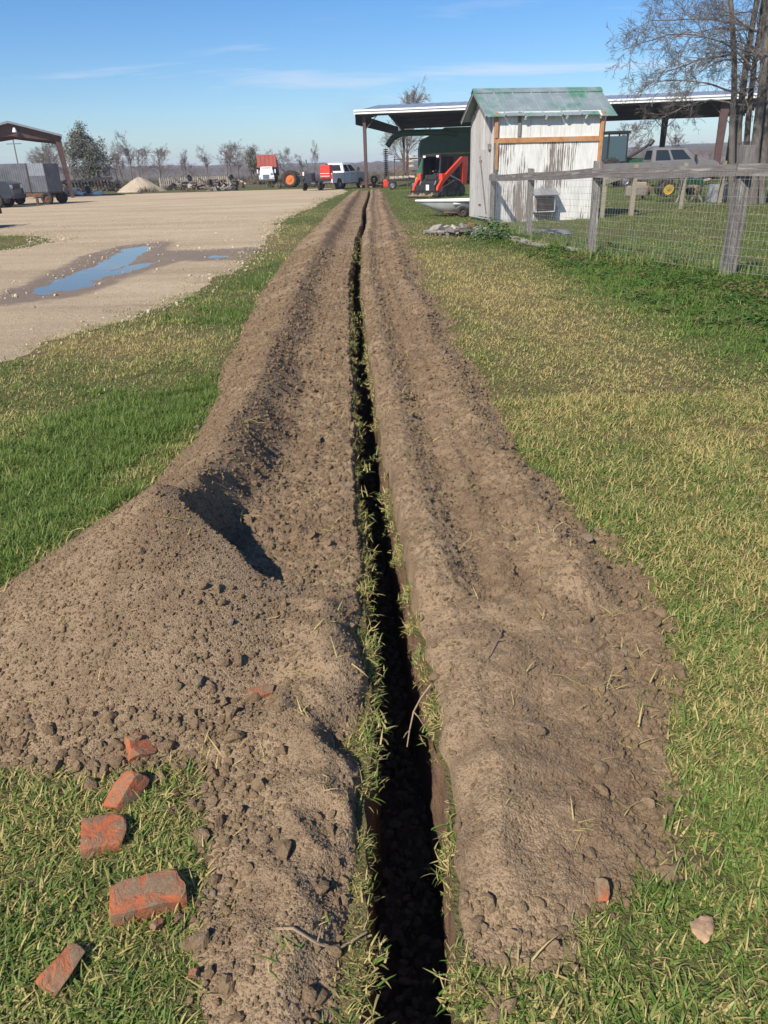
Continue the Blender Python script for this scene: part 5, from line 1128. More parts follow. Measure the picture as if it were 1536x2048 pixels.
scrap_pile('long low heap of scrap timber and iron before the far fence', (-15.2, 82, 0), 2.0, .8, 1.25, 40, 2, junk)
scrap_pile('pile of bleached timbers behind the carport column', (-25.8, 70, 0), 1.5, .8, 1.2, 26, 3, [bone_wood, bone_wood, wood_grey, white_trim])
scrap_pile('low strip of logs and rubble lying at the lot edge', (-13.7, 73, 0), 1.3, .5, .35, 22, 4, [bone_wood, wood_grey, rust])
scrap_pile('rusty machine parts and timbers piled under the far bare trees', (-28.6, 86, 0), 3.2, 1.0, 1.3, 46, 5, [black_steel, steel_dark, rust])
scrap_pile('brush and broken boards heaped beside the small white shed', (2.0, 19.4, 0), .62, .7, .14, 46, 6, [bone_wood, wood_grey, bone_wood, wood_grey, rust], .55)
scrap_pile('spiky rusty implement scrap beside the far red column', (24.6, 56, 0), 2.2, .8, 1.4, 40, 7, [rust, black_steel, bone_wood])
scrap_pile('odd machine parts lying at the foot of the shed post', (-.2, 67.5, 0), .9, .8, .8, 20, 8, [rust, bone_wood, rust, steel_dark])
def disc_harrow():
    T = thing('disc_harrow', 'dark folded disc harrow with small wheels left of the gravel heap', 'farm implement', (-28.3, 80, 0), R(4))
    MB().bar((-3.4, 0, .9), (2.6, 0, 1.25), .16, .2).build('frame_beam', black_steel, T); MB().bar((-3.0, .8, 1.0), (2.4, .8, 1.3), .16, .16).build('frame_beam', black_steel, T)
    for x in (-2.2, -.6, 1.0, 2.2): MB().bar((x, -.3, 1.05), (x, 1.1, 1.2), .12, .12).build('cross_beam', black_steel, T)
    for k in range(14):
        x = -2.0 + k * .32; MB().lathe([(.03, .02), (.2, .03), (.34, .0), (.2, .045), (.03, .04)], 14, Matrix.Translation((x, .2, .85)) @ Matrix.Rotation(R(82), 4, 'Y')).build('disc', steel_dark, T)
    MB().bar((-2.2, .2, .85), (2.6, .2, .85), .05, .05).build('gang_axle', rust, T)
    wheel(T, (-2.6, -.5, .36), .36, .22, white_trim); wheel(T, (-1.75, -.3, .36), .36, .22, rust)
    MB().bar((-3.4, 0, .9), (-4.6, 0, .45), .12, .12).build('tongue', rust, T)
disc_harrow()
def far_fence():
    T = thing('picket_fence', 'far weathered picket fence before the distant woods', 'fence', (-24.5, 93, 0))
    for k in range(34): MB().box((k * .24, 0, .55), (.12, .04, 1.1 + .06 * math.sin(k * 2.3))).build('picket', bone_wood, T)
    for z in (.35, .85): MB().box((4.0, .05, z), (8.2, .05, .1)).build('rail', bone_wood, T)
far_fence()
def gangs():
    T = thing('auger_column', 'upright dark auger column standing left of the loader', 'auger', (1.0, 66.5, 0))
    MB().cyl((0, 0, 0), (0, 0, 2.9), .04).build('shaft', steel_dark, T)
    for k in range(13): MB().lathe([(.04, .0), (.19, .03), (.2, .06), (.04, .04)], 12, Matrix.Translation((0, 0, .9 + k * .155)) @ Matrix.Rotation(R(12), 4, 'X')).build('flight', black_steel, T)
    MB().box((0, 0, .3), (.5, .5, .6)).build('base', red_tank, T, bevel=.08)
    T = thing('folded_harrow', 'rusty harrow frame with stacked discs under the shed roof', 'farm implement', (2.9, 65.6, 0))
    for z in (1.15, 2.05): MB().bar((-1.3, 0, z), (1.2, .1, z + .05), .07, .08).build('frame_beam', rust, T)
    for x in (-1.3, -.2, 1.0): MB().bar((x, 0, 0), (x + .1, .1, 2.3), .08, .08).build('upright', rust, T)
    MB().bar((-1.2, .05, 1.2), (.2, .05, 2.1), .06, .06).build('brace', rust, T)
    for k in range(7): MB().lathe([(.03, 0), (.22, .03), (.24, .05), (.03, .04)], 12, Matrix.Translation((.9 + .1 * k, -.1, 1.0 + .24 * k)) @ Matrix.Rotation(R(25), 4, 'Y')).build('disc', steel_dark, T)
    for k, z in enumerate((2.2, 1.85, 1.5)): MB().lathe([(0, .16), (.2, .12), (.26, 0), (0, .02)], 12, Matrix.Translation((.15, -.2, z))).build('seat_pan', gravel_pale if k != 1 else bone_wood, T)
    T = thing('flat_cart', 'low black cart loaded with pale sacks and sticks left of the loader', 'cart', (2.15, 60.5, 0), R(-4))
    MB().box((0, 0, .62), (2.3, 1.1, .16)).build('deck', black_steel, T)
    for k in range(5): MB().box((-.8 + k * .38, -.2, .78), (.36, .5, .16), rot=(.1, .1 * k, .3 * k)).build('sack', bone_wood if k % 2 else gravel_pale, T, bevel=.05)
    for x in (-.8, .8):
        for s in (-1, 1): wheel(T, (x, s * .6, .3), .3, .18, alloy)
    T = thing('folded_canopy', 'folded green canopy leaning left of the loader', 'canopy', (2.85, 52.0, 0))
    MB().hexa([(-.26, -.1, .75), (.16, -.1, .75), (.16, .1, .75), (-.26, .1, .75)], [(.22, -.05, 1.95), (.5, -.05, 1.95), (.5, .08, 1.95), (.22, .08, 1.95)]).build('cloth', green_tarp, T, bevel=.03)
    MB().bar((.25, 0, 0), (.36, 0, 1.95), .05, .05).build('pole', wood_grey, T)
    T = thing('orange_stand', 'bright orange plastic stand on the grass left of the loader', 'stand', (2.55, 48.6, 0))
    MB().hexa([(-.28, -.2, 0), (.05, -.2, 0), (.05, .2, 0), (-.28, .2, 0)], [(-.05, -.16, .92), (.32, -.16, .92), (.32, .16, .92), (-.05, .16, .92)]).build('body', safety_orange, T, bevel=.04)
    MB().lathe([(0, .24), (.1, .2), (.14, .1), (.1, .02), (0, 0)], 12, Matrix.Translation((.35, -.2, 0))).build('ball', yellow_paint, T, smooth=True)
gangs()
def behind_fence():
    T = thing('garden_tractor', 'small green garden tractor with yellow wheel beyond the wire fence', 'mower', (13.6, 36.0, 0), R(0))
    wheel(T, (-.6, -.35, .34), .34, .22, yellow_paint, rim=.72); wheel(T, (.7, -.3, .24), .24, .18, yellow_paint); wheel(T, (-.6, .35, .34), .34, .22, yellow_paint, rim=.72); wheel(T, (.7, .3, .24), .24, .18, yellow_paint)
    MB().box((.55, 0, .55), (.9, .55, .34)).build('hood', green_paint, T, bevel=.06); MB().box((-.2, 0, .36), (1.3, .6, .14)).build('deck', green_paint, T, bevel=.03); MB().box((-.5, 0, .66), (.42, .44, .12)).build('seat', black_steel, T, bevel=.04)
    MB().cyl((.05, 0, .5), (-.1, 0, .85), .02).build('steering_column', black_steel, T)
    T = thing('sawhorse_frame', 'crossed grey timber frame standing in the grass beyond the fence', 'timber frame', (12.0, 30.6, 0))
    for x0, x1 in ((-.45, -.1), (.05, .6), (.55, .2), (-.05, -.4)): MB().bar((x0, 0, 0), (x1, .15, .62), .06, .06).build('leg', wood_pale, T)
    MB().bar((-.5, .15, .60), (.65, .15, .55), .07, .07).build('rail', wood_pale, T)
    T = thing('metal_cabinet', 'grey metal cabinet lying in the grass by the tall fence post', 'cabinet', (13.3, 30.2, 0), R(6))
    MB().box((0, 0, .31), (1.3, .6, .62)).build('body', mat('grey_enamel', (.33, .33, .33), (.27, .27, .27), 2, .5), T, bevel=.02); MB().box((-.1, -.306, .32), (.9, .015, .5)).build('door', tin_grey, T); MB().box((.28, -.325, .32), (.03, .03, .16)).build('handle', chrome, T)
    T = thing('old_engine_block', 'tan and grey old engine block on the grass beyond the fence', 'engine', (10.9, 33.4, 0), R(15))
    MB().box((0, 0, .36), (.8, .45, .4)).build('block', bone_wood, T, bevel=.06); MB().box((.1, 0, .62), (.5, .3, .14)).build('head', gravel_pale, T, bevel=.03)
    for x in (-.3, .3): MB().bar((x, -.1, 0), (x * .8, 0, .3), .08, .08).build('leg', rust, T)
    MB().cyl((.4, 0, .36), (.56, 0, .36), .2, n=14).build('pulley', rust, T)
    # loose sheets and planks by the weeds
    def sheet_thing(nm, label, loc, rz, L, W_, m, cat):
        n = int(W_ / .06); V = []
        mb = MB(); mb.sheet(lambda u, v: (u * L - L / 2, v * W_ - W_ / 2, .03 + .012 * math.sin(v * n * 3.14) + .03 * math.sin(u * 3.1)), 10, n * 2); o = mb.build(nm, m, None, smooth='all', label=label, cat=cat)
        sd = o.modifiers.new('thick', 'SOLIDIFY'); sd.thickness = .006; o.location = loc; o.rotation_euler = (.02, .03, rz)
    sheet_thing('tin_sheet', 'dull grey tin sheet lying flat in front of the shed, nearer the shed corner', (3.0, 19.2, .02), R(12), 1.5, .7, tin_dull, 'tin sheet')
    sheet_thing('tin_sheet', 'dull grey tin sheet lying flat just beyond the second fence post', (3.95, 18.6, .02), R(-8), 1.3, .8, tin_grey, 'tin sheet')
    for x0, y0, x1, y1, lab in ((2.85, 18.7, 3.2, 16.3, 'long weathered plank on the ground leading from the brush heap'), (2.98, 16.9, 3.3, 15.2, 'bleached plank lying in the weeds at the second fence post'), (3.35, 16.2, 3.72, 14.4, 'grey plank lying along the foot of the wire fence')):
        MB().bar((x0, y0, .05), (x1, y1, .06), .17, .04).build('plank', bone_wood, None, label=lab, cat='plank', bevel=.005)
    T = thing('leafy_bush', 'dark green leafy weed bush at the corner of the shed', 'bush', (2.55, 17.7, 0))
    lm = mat('bush_leaf', (.045, .10, .025), (.07, .14, .035), 6, .6)
    me = leaf_mesh('foliage', 420, .55, .085, .5, lm, 77); link('foliage', me, T)
    st = MB()
    for k in range(9): a = k * .7; st.tube([(0, 0, 0), (.15 * math.cos(a), .15 * math.sin(a), .2), (.36 * math.cos(a), .36 * math.sin(a), .36)], [.008, .006, .003], 4)
    st.build('stems', rust, T)
    o = clod_mesh('boulder', 9, 3); o.materials.clear(); o.materials.append(white_trim); b = link('boulder', o, None, 'small white lump lying at the far edge of the gravel lot', 'rock'); b.location = (-23.6, 69.2, .2); b.scale = (.5, .35, .28)
behind_fence()
def utility_pole(label, loc, h):
    T = thing('utility_pole', label, 'pole', loc); MB().cyl((0, 0, -.3), (.1, 0, h), .11, .08, n=8).build('pole', wood_grey, T); MB().bar((-.9, 0, h - .5), (1.1, 0, h - .5), .1, .12).build('crossarm', wood_grey, T)
utility_pole('thin utility pole seen under the carport roof', (-48.5, 112, 0), 6.2)
# ------------------------------------------------------------------ trees
class Tubes:
    """many thin tapered tubes gathered into one mesh"""
    def __init__(s): s.V = []; s.F = []
    def add(s, pts, rads, n):
        pts = np.array(pts); m = len(pts); t = np.gradient(pts, axis=0); t /= np.linalg.norm(t, axis=1, keepdims=True) + 1e-9
        ref = np.array([.31, .77, .55]); a = np.cross(t, ref); a /= np.linalg.norm(a, axis=1, keepdims=True) + 1e-9; b = np.cross(t, a)
        q = np.arange(n) * 2 * np.pi / n
        ring = pts[:, None, :] + (np.cos(q)[None, :, None] * a[:, None, :] + np.sin(q)[None, :, None] * b[:, None, :]) * np.array(rads)[:, None, None]
        base = sum(len(v) for v in s.V) if not hasattr(s, 'c') else s.c
        i = np.arange(m - 1)[:, None] * n; k = np.arange(n)[None, :]; k2 = (k + 1) % n
        s.F.append((np.stack([i + k, i + k2, i + n + k2, i + n + k], -1).reshape(-1, 4)) + base); s.V.append(ring.reshape(-1, 3)); s.c = base + m * n
    def mesh(s, name, m): return np_mesh(name, np.concatenate(s.V), np.concatenate(s.F), m, True)
MINR = [.0045]
def grow(r, out, p, d, L, rad, lev, spec, ends=None):
    """spec[lev] = (segments, wander, rise, children, child length ratio, child angle, sides)"""
    seg, wander, rise, nch, ratio, ang, sides = spec[lev]
    pts = [p.copy()]; rads = [rad]; dirs = [d.copy()]
    for k in range(seg):
        d = d + r.normal(0, wander, 3) + np.array([0, 0, rise]); d /= np.linalg.norm(d); p = p + d * L / seg; pts.append(p.copy()); rads.append(max(rad * (1 - .8 * (k + 1) / seg), MINR[0])); dirs.append(d.copy())
    out[min(lev, 1)].add(pts, rads, sides)
    if lev + 1 >= len(spec):
        if ends is not None: ends.append(pts[-1]); ends.append(pts[len(pts) // 2])
        return
    for c in range(nch):
        t = r.uniform(.25 if lev else .35, 1.0) * seg; i = min(int(t), seg - 1); q = pts[i] + (pts[i + 1] - pts[i]) * (t - i); dd = dirs[i + 1]
        o = r.normal(0, 1, 3); o -= dd * o.dot(dd); o /= np.linalg.norm(o) + 1e-9; a = ang * r.uniform(.6, 1.35)
        nd = dd * math.cos(a) + o * math.sin(a); grow(r, out, q, nd, L * ratio * r.uniform(.6, 1.25) * (1.15 - .45 * t / seg), rads[i] * .55, lev + 1, spec, ends)
bark = mat('grey_bark', (.13, .115, .10), (.085, .072, .062), 5, .9, stretch=(3, 3, .7), bump=.7, bscale=6, bdist=.03, c3=(.20, .185, .165), s3=1.2)
twig = mat('twig_bark', (.15, .125, .11), (.20, .175, .15), 2, .9)
far_twig = mat('far_twig_bark', (.20, .155, .135), (.15, .12, .105), .3, .95)
leaf_dark = mat('evergreen_leaf', (.105, .108, .075), (.165, .155, .12), 1.2, .8, lo=.35, hi=.65)

def big_tree():
    T = thing('bare_tree', 'large many-stemmed leafless tree at the right edge behind the fence', 'tree', (13.3, 28.2, 0)); r = np.random.default_rng(5)
    out = [Tubes(), Tubes()]
    stems = [(-.72, -.1, -.14, .0, .115), (-.40, .25, -.12, .05, .13), (-.05, -.25, -.10, -.02, .16), (.35, .1, -.10, .03, .17), (.8, -.1, -.02, 0, .18), (.1, .6, -.2, .08, .11)]
    tw = [(6, .10, .05, 7, .55, .75, 6), (6, .16, .01, 7, .5, .8, 4), (5, .2, .01, 6, .45, .7, 3), (3, .22, .0, 0, 0, 0, 3)]
    for x, y, lx, ly, rad in stems:
        p = np.array([x, y, -.1]); d = np.array([lx, ly, 1.0]); d /= np.linalg.norm(d); pts = [p]; rads = [rad * 1.25]
        for k in range(12): d = d + r.normal(0, .04, 3) * [1, 1, .2]; d /= np.linalg.norm(d); p = p + d * .9; pts.append(p); rads.append(rad * (1 - .055 * k))
        out[0].add(pts, rads, 9)
        for c in range(10):
            i = r.integers(4, 12); q = pts[i]; side = -1 if r.uniform() < .72 else 1
            nd = np.array([side * r.uniform(.5, 1.0), r.normal(0, .45), r.uniform(.05, .65)]); nd /= np.linalg.norm(nd)
            grow(r, [out[1], out[1]], q, nd, r.uniform(1.4, 3.3), rad * .2, 0, [(8, .13, -.05, 9, .45, .7, 5), (6, .18, -.03, 7, .5, .75, 3), (4, .22, -.02, 4, .5, .7, 3), (3, .22, .02, 0, 0, 0, 3)])
    # long limbs arching out to the left over the fence
    for (z0, dirx, dz, L, ry) in ((4.2, -1, .75, 4.4, -.1), (3.4, -1, .30, 3.6, .2), (5.2, -1, .50, 3.9, -.2), (3.1, -1, .12, 2.9, .1), (6.2, -1, .15, 4.2, .3), (4.7, -1, .05, 3.4, .0)):
        nd = np.array([dirx, ry, dz]); nd /= np.linalg.norm(nd); grow(r, [out[1], out[1]], np.array([-.75, 0, z0]), nd, L, .042, 0, [(10, .12, -.06, 13, .36, .75, 6), (6, .18, -.02, 8, .5, .75, 4), (4, .2, .02, 5, .5, .7, 3), (3, .2, .02, 0, 0, 0, 3)])
    link('trunk', out[0].mesh('trunk', bark), T); link('branches', out[1].mesh('branches', twig), T)
big_tree()
def bare_tree_mesh(seed, h, spread=.5, slim=False, rad=None):
    r = np.random.default_rng(seed); out = [Tubes(), Tubes()]
    MINR[0] = .012; spec = [(7, .05, .05, 14 if slim else 18, .42 if slim else .55, .55 if slim else .8, 6), (5, .14, .08, 9, .5, .6, 4), (4, .18, .05, 8, .5, .6, 3), (2, .2, .02, 0, 0, 0, 3)]
    grow(r, out, np.array([0, 0, -.1]), np.array([0, 0, 1.0]), h, rad or h * .018, 0, spec); return out[0].mesh('trunk', bark), out[1].mesh('branches', far_twig)
TREES = {i: bare_tree_mesh(500 + i, 6.0, slim=i % 2 == 1) for i in range(5)}
def bare(label, loc, h, kind, rz=0, wide=1.0, group=None):
    T = thing('bare_tree', label, 'tree', loc, rz, group); k = h / 6.0 * .8
    for nm, me in zip(('trunk', 'branches'), TREES[kind]): o = link(nm, me, T); o.scale = (k * wide, k * wide, k)
bare('slim leafless poplar rising behind the dark disc harrow', (-29.3, 99, 0), 6.0, 1)
bare('bushy leafless tree framed under the machine shed roof', (3.9, 108, 0), 6.6, 0, 1, 1.25)
bare('tall leafless tree top showing above the machine shed roof', (4.6, 112, 0), 11.0, 2, .5)
bare('small leafless sapling left of the old tractor exhaust', (-7.6, 105, 0), 4.6, 3, 0, .7)
rr = random.Random(8)
ORD = 'first second third fourth fifth sixth seventh eighth ninth tenth eleventh twelfth thirteenth fourteenth fifteenth sixteenth seventeenth eighteenth'.split()
ROW = [(-41.5, 106, 5.4), (-38, 112, 5.0), (-27.2, 104, 4.6), (-25.5, 112, 4.2), (-44.5, 118, 5.6), (-48, 120, 5.4), (-24.0, 118, 4.8), (-23, 128, 5.6), (-21.5, 124, 4.6), (-20.0, 120, 4.9), (-18.3, 122, 4.6), (-16.6, 126, 4.3), (-31.0, 108, 4.8), (-33.8, 110, 4.8), (-36.2, 115, 5.2), (-14.0, 128, 4.2), (-11.0, 126, 3.6)]
order = sorted(range(len(ROW)), key=lambda i: ROW[i][0] / ROW[i][1])
for i, (px, Y, h) in enumerate(ROW):
    bare('%s leafless tree from the left in the hazy row beyond the scrap heaps' % ORD[order.index(i)], (px, Y, 0), h, i % 5, rr.uniform(0, 6), 1.3, 'bare trees beyond the scrap')
BACK = [(29, 95, 5.6), (24, 100, 4.2), (10, 100, 4.2), (12.5, 104, 4.6), (34, 92, 5.0)]
border = sorted(range(5), key=lambda i: BACK[i][0] / BACK[i][1])
for i, (px, Y, h) in enumerate(BACK):
    bare('%s leafless tree from the left far behind the machine shed' % ORD[border.index(i)], (px, Y, 0), h, (i + 2) % 5, rr.uniform(0, 6), 1.1, 'bare trees behind the machine shed')
def evergreen(label, loc, h, w, n, seed, m, lsize=.26, dome=False):
    T = thing('evergreen_tree', label, 'tree', loc); r = np.random.default_rng(seed); out = [Tubes(), Tubes()]; ends = []
    spec = [(7, .06, .05, 17, w / h, .85, 7), (5, .16, .06, 8, .45, .7, 4), (4, .2, .04, 0, 0, 0, 3)]
    grow(r, out, np.array([0, 0, -.1]), np.array([0, 0, 1.0]), h * .92, h * .03, 0, spec, ends)
    link('trunk', out[0].mesh('trunk', bark), T); link('branches', out[1].mesh('branches', bark), T)
    E_ = np.array(ends)
    if dome:
        q = r.normal(0, 1, (95, 3)); q /= np.linalg.norm(q, axis=1, keepdims=True); q *= r.uniform(.2, 1.12, (95, 1)) ** .6; E2 = q * np.array([2.3, 2.1, 2.45]) + np.array([.1, 0, 3.35]); E2[:, 0] += .25 * (E2[:, 2] < 4); E_ = np.concatenate([E_[::4], E2])
    c = E_[r.integers(0, len(E_), n)] + r.normal(0, .26 if dome else .20, (n, 3)); c[:, 2] = np.maximum(c[:, 2], .5)
    u = r.normal(0, 1, (n, 3)); u /= np.linalg.norm(u, axis=1, keepdims=True); v = np.cross(u, r.normal(0, 1, (n, 3))); v /= np.linalg.norm(v, axis=1, keepdims=True); s = lsize * r.uniform(.4, 1.1, (n, 1))
    V = np.stack([c - u * s * .5, c + v * s * .22, c + u * s * .5, c - v * s * .22], 1).reshape(-1, 3); F = np.arange(4 * n).reshape(-1, 4)
    link('crown', np_mesh('crown', V, F, m), T)
evergreen('dense dark evergreen oak rising behind the carport column', (-31.9, 91, 0), 5.4, 2.3, 12000, 21, leaf_dark, .27, True)
evergreen('small dark pine beside the raised red dump bed', (-15.2, 104, 0), 4.4, 1.0, 2600, 22, leaf_dark, .25)

# far woods: one mass of leafless trees along the horizon
def woods():
    kinds = []
    for i in range(4):
        r = np.random.default_rng(600 + i); out = [Tubes(), Tubes()]
        grow(r, out, np.array([0, 0, -.1]), np.array([0, 0, 1.0]), 7.0, .16, 0, [(4, .05, .05, 10, .5, .7, 4), (3, .15, .05, 6, .5, .6, 3), (2, .2, .02, 0, 0, 0, 3)])
        V = np.concatenate(out[0].V + out[1].V); F = np.concatenate(out[0].F + [f + out[0].c for f in out[1].F]); kinds.append(np_mesh('far_tree', V, F, far_twig))
    n = 3400; y = RNG.uniform(150, 640, n) ** 1.0; x = RNG.uniform(-1, 1, n) * (.62 * y + 40); hs = np.interp(x / y, [-.5, -.27, -.1, .1, .4, .55], [1.0, .85, .6, .6, 1.15, 1.2]) * RNG.uniform(.55, 1.0, n) * np.interp(y, [150, 300, 640], [.48, .62, 1.1])
    gn_scatter('far_woods', kinds, np.stack([x, y, 0 * x], 1), np.stack([0 * x, 0 * x, RNG.uniform(0, 6.28, n)], 1), np.stack([hs * 1.6, hs * 1.6, hs], 1), RNG.integers(0, 4, n), np.zeros(n), 'grey-brown leafless woods along the horizon', 'woods')
    # rough brush at the field edge
    m = grass_material('brush', ((.10, .09, .05), (.08, .085, .035)), ((.22, .17, .11), (.16, .12, .08)), trans=.1)
    br = [tuft_mesh('brush_clump', 60, .7, .5, 1.3, .07, .3, m, 640 + i, .3) for i in range(3)]
    n = 1500; y = RNG.uniform(72, 150, n); x = RNG.uniform(-1, 1, n) * (.6 * y + 5); ok = (x < -1) | (y > 92) ; x, y = x[ok], y[ok]; ok = (np.abs(x + 12.9) > 2.5) | (y > 101); x, y = x[ok], y[ok]; n = len(x); s = RNG.uniform(.35, .95, n) * np.interp(y, [72, 90, 150], [.55, .8, 1.2])
    gn_scatter('field_brush', br, np.stack([x, y, 0 * x], 1), np.stack([0 * x, 0 * x, RNG.uniform(0, 6.28, n)], 1), np.stack([s * 1.4, s * 1.4, s], 1), RNG.integers(0, 3, n), RNG.uniform(.1, .7, n), 'rough brown and green brush at the edge of the far field', 'brush')
woods()

# faint smoke drifting beyond the shed post
def smoke():
    m, nt, b = new_mat('drifting_smoke'); q = NT(nt); nt.nodes.remove(b)
    vol = q.n('ShaderNodeVolumePrincipled'); vol.inputs['Color'].default_value = (.55, .52, .6, 1)
    v = q.coord(); ln = q.n('ShaderNodeVectorMath', operation='LENGTH'); nt.links.new(v, ln.inputs[0])
    fall = q.rng(ln.outputs['Value'], .25, .95, 1, 0); nz = q.rng(q.noise(v, 2.2, 4, .6), .4, .7)
    q.put(vol.inputs['Density'], q.math('MULTIPLY', q.math('MULTIPLY', fall, nz), .022)); nt.links.new(vol.outputs[0], nt.nodes['Material Output'].inputs['Volume'])
    bm = bmesh.new(); bmesh.ops.create_icosphere(bm, subdivisions=3, radius=1.0); me = bpy.data.meshes.new('smoke'); bm.to_mesh(me); bm.free(); me.materials.append(m)
    o = link('smoke', me, None, 'faint grey smoke drifting over the far field left of the shed post', 'smoke', kind='stuff'); o.location = (-8, 300, 19); o.scale = (17, 12, 11)
smoke()

# ------------------------------------------------------------------ bricks, stones and roots in the foreground
def brick_material():
    m, nt, b = new_mat('old_brick'); q = NT(nt); v = q.coord(); oi = q.n('ShaderNodeObjectInfo')
    off = q.n('ShaderNodeVectorMath', operation='ADD'); nt.links.new(v, off.inputs[0]); sc_ = q.n('ShaderNodeCombineXYZ'); q.put(sc_.inputs[0], q.math('MULTIPLY', oi.outputs['Random'], 7)); nt.links.new(sc_.outputs[0], off.inputs[1]); vv = off.outputs[0]
    brick = q.mix(q.rng(q.noise(vv, 45, 4, .6), .35, .7), (.43, .12, .042), (.30, .078, .034))
    dirt = q.mix(q.rng(q.noise(vv, 120, 4, .7), .3, .7), (.26, .17, .095), (.15, .098, .058))
    f = q.rng(q.noise(vv, 16, 6, .68, .8), .42, .56)
    col = q.mix(f, brick, dirt); col = q.mix(q.rng(q.noise(vv, 60, 3, .6), .70, .74), col, (.45, .36, .26))
    q.put(b.inputs['Base Color'], col); b.inputs['Roughness'].default_value = .92; q.put(b.inputs['Normal'], q.bump(q.math('ADD', q.noise(vv, 140, 5, .7), f), .55, .004)); return m
brick_m = brick_material()
def brick(label, loc, dims, rot, seed, cut=.0, name='brick', m=None):
    r = random.Random(seed); bm = bmesh.new(); bmesh.ops.create_cube(bm, size=1.0)
    for v in bm.verts: v.co = Vector((v.co.x * dims[0], v.co.y * dims[1], v.co.z * dims[2])) + Vector((r.gauss(0, .02), r.gauss(0, .02), r.gauss(0, .02))) * min(dims)
    def chop(no, dist):
        bmesh.ops.bisect_plane(bm, geom=bm.verts[:] + bm.edges[:] + bm.faces[:], plane_co=no * dist, plane_no=no, clear_outer=True)
        e = [e for e in bm.edges if e.is_boundary]
        if e: bmesh.ops.contextual_create(bm, geom=e)
    d = Vector(dims)
    chop(Vector((1, r.uniform(-.5, .5), r.uniform(-.35, .35))).normalized(), d.x * (.5 - .5 * cut))
    for k in range(7):      # broken corners
        c = Vector((r.choice((-1, 1)), r.choice((-1, 1)), r.choice((-1, 1)))); no = Vector((c.x * r.uniform(.5, 1) / d.x, c.y * r.uniform(.5, 1) / d.y, c.z * r.uniform(.5, 1) / d.z)).normalized()
        reach = abs(no.x) * d.x / 2 + abs(no.y) * d.y / 2 + abs(no.z) * d.z / 2; chop(no, reach * r.uniform(.68, .86))
    bmesh.ops.bevel(bm, geom=list(bm.edges), offset=.0035, segments=2, profile=.6, affect='EDGES', clamp_overlap=True)
    bmesh.ops.triangulate(bm, faces=bm.faces); bmesh.ops.subdivide_edges(bm, edges=[e for e in bm.edges if e.calc_length() > .012], cuts=3, use_grid_fill=True)
    from mathutils import noise
    for v in bm.verts: v.co += v.co.normalized() * (noise.noise(v.co * 40 + Vector((seed, 0, 0))) * .004 + noise.noise(v.co * 120) * .0018)
    me = bpy.data.meshes.new(name); bm.to_mesh(me); bm.free(); me.materials.append(m or brick_m)
    for p in me.polygons: p.use_smooth = True
    me.set_sharp_from_angle(angle=R(35))
    o = link(name, me, None, label, 'brick' if name == 'brick' else 'stone'); o.location = loc; o.rotation_euler = rot; return o
brick('dirt-caked brick half sunk in the clods, topmost of the left bricks', (-.735, 1.685, .02), (.085, .075, .055), (.35, .45, .6), 1, .2)
brick('bright orange wedge of brick at the edge of the dirt pile', (-.725, 1.515, .022), (.075, .105, .048), (.35, -.2, -.35), 2, .35)
brick('dirt-covered half brick lying on the grass between the wedge and the long brick', (-.74, 1.375, .016), (.11, .098, .05), (.05, .08, .3), 3, .15)
brick('largest long brick with orange and brown sides on the grass', (-.575, 1.19, .02), (.165, .085, .062), (.10, .05, .33), 4, .22)
brick('orange corner of brick on the grass nearest the lower left corner', (-.71, 1.025, .013), (.058, .095, .05), (.1, .3, -.45), 5, .5)
brick('thin orange brick shard half buried in the dirt hump', (-.40, 1.905, float(left_bank(np.array([-.40]), np.array([1.905]))[0]) + .008), (.10, .04, .028), (.2, .1, .35), 6, .4)
brick('tiny orange brick chip in the grass below the largest brick', (-.535, 1.125, .02), (.03, .015, .015), (.2, .3, .9), 7, .3)
brick('tiny red brick chip in the grass near the bottom edge', (-.43, 1.01, .02), (.022, .016, .012), (.1, 0, .2), 8, .3)
brick('small red brick piece at the lower end of the right dirt bank', (.475, 1.165, .035), (.03, .045, .02), (.6, .1, .1), 9, .3)
pebble = clod_mesh('pebble', 33, 2)
o = clod_mesh('stone', 31, 3); o.materials.clear(); o.materials.append(stone_m); b = link('stone', o, None, 'smooth tan stone lying alone on the grass at the lower right', 'stone'); b.location = (.672, 1.075, .022); b.scale = (.031, .028, .026); b.rotation_euler = (0, 0, 1)
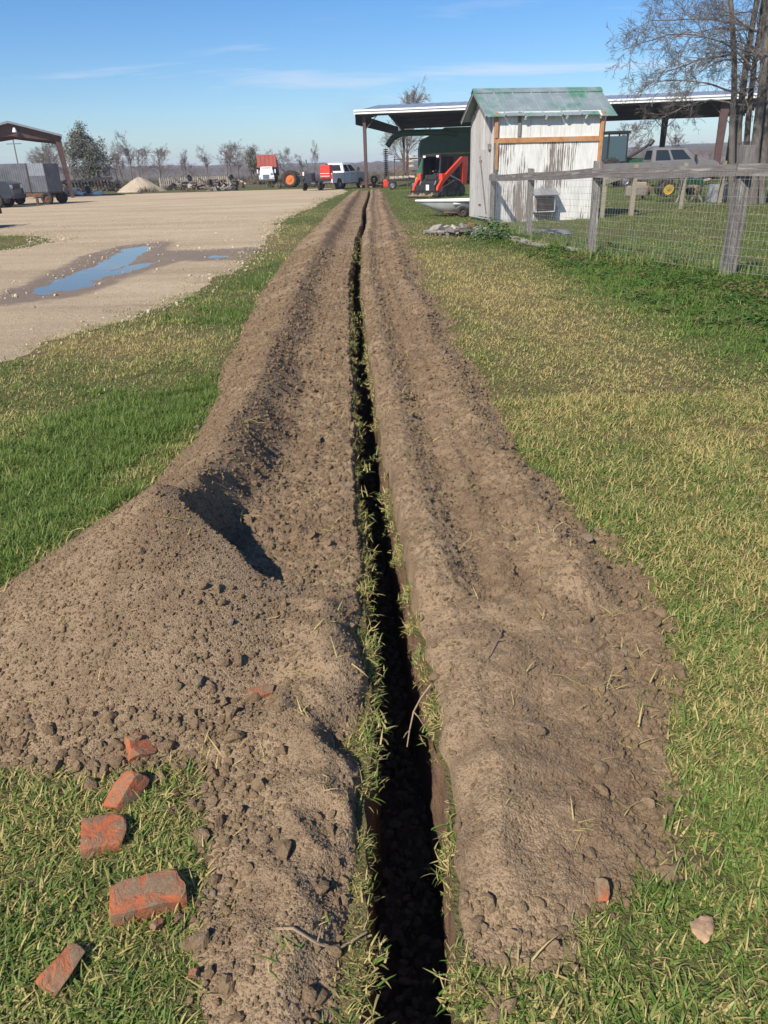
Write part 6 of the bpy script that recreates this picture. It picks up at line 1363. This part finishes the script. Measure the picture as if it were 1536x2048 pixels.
for i, (x, y, s, lab) in enumerate([(.255, 1.13, .014, 'pale pebble leftmost in the little row at the lower right bank'), (.285, 1.12, .016, 'rounded grey pebble in the middle of the row at the lower right bank'), (.325, 1.135, .018, 'largest grey pebble of the row at the lower right bank')]):
    z = float(right_bank(np.array([x]), np.array([y]))[0]); b = link('stone', pebble, None, lab, 'stone'); b.location = (x, y, max(z, 0) + s * .4); b.scale = (s, s * .8, s * .7); b.rotation_euler = (0, 0, i)
rootm = mat('root_bark', (.30, .22, .14), (.20, .145, .095), 30, .9)
def root(label, pts, rad, side=None):
    mb = MB(); P_ = []
    for x, y, dz in pts: P_.append((x, y, max(float(spoil_h(np.array([x]), np.array([y]))[0]), 0) + dz))
    mb.tube(P_, [rad * (1 - .6 * i / len(P_)) for i in range(len(P_))], 5)
    for i, (dx, dy, dz) in (side or []): p = Vector(P_[i]); mb.tube([p, p + Vector((dx, dy, dz)) * .5 + Vector((0, 0, .006)), p + Vector((dx, dy, dz))], [rad * .6, rad * .45, rad * .25], 4)
    mb.build('root', rootm, None, smooth=True, label=label, cat='root')
root('pale forked root poking out of the right trench edge', [(.135, 1.93, .03), (.10, 1.90, .0), (.075, 1.86, -.02), (.06, 1.82, -.06), (.05, 1.78, -.09)], .004, [(2, (.03, -.03, -.03)), (3, (-.02, -.01, -.02))])
root('thin brown root lying across the lower end of the left hump', [(-.26, 1.07, .012), (-.22, 1.06, .015), (-.17, 1.045, .015), (-.13, 1.05, .018), (-.09, 1.075, .02), (-.065, 1.09, .02)], .0035, [(2, (.01, .05, .0))])
root('slender forked twig lying on the right bank below the track edge', [(.40, 2.16, .010), (.385, 2.10, .010), (.36, 2.04, .012), (.335, 1.98, .008), (.30, 1.93, .006)], .003, [(2, (.06, .0, .0)), (1, (-.02, .05, 0))])

# ------------------------------------------------------------------ thin winter haze over the far fields
def haze():
    m, nt, b = new_mat('thin_haze'); nt.nodes.remove(b); vol = nt.nodes.new('ShaderNodeVolumePrincipled')
    vol.inputs['Color'].default_value = (.80, .87, 1.0, 1); vol.inputs['Density'].default_value = .00045
    nt.links.new(vol.outputs[0], nt.nodes['Material Output'].inputs['Volume'])
    o = MB().box((0, 900, 15), (5200, 4200, 36)).build('haze', m, None, kind='stuff', label='thin pale haze over the far fields', cat='haze')
haze()
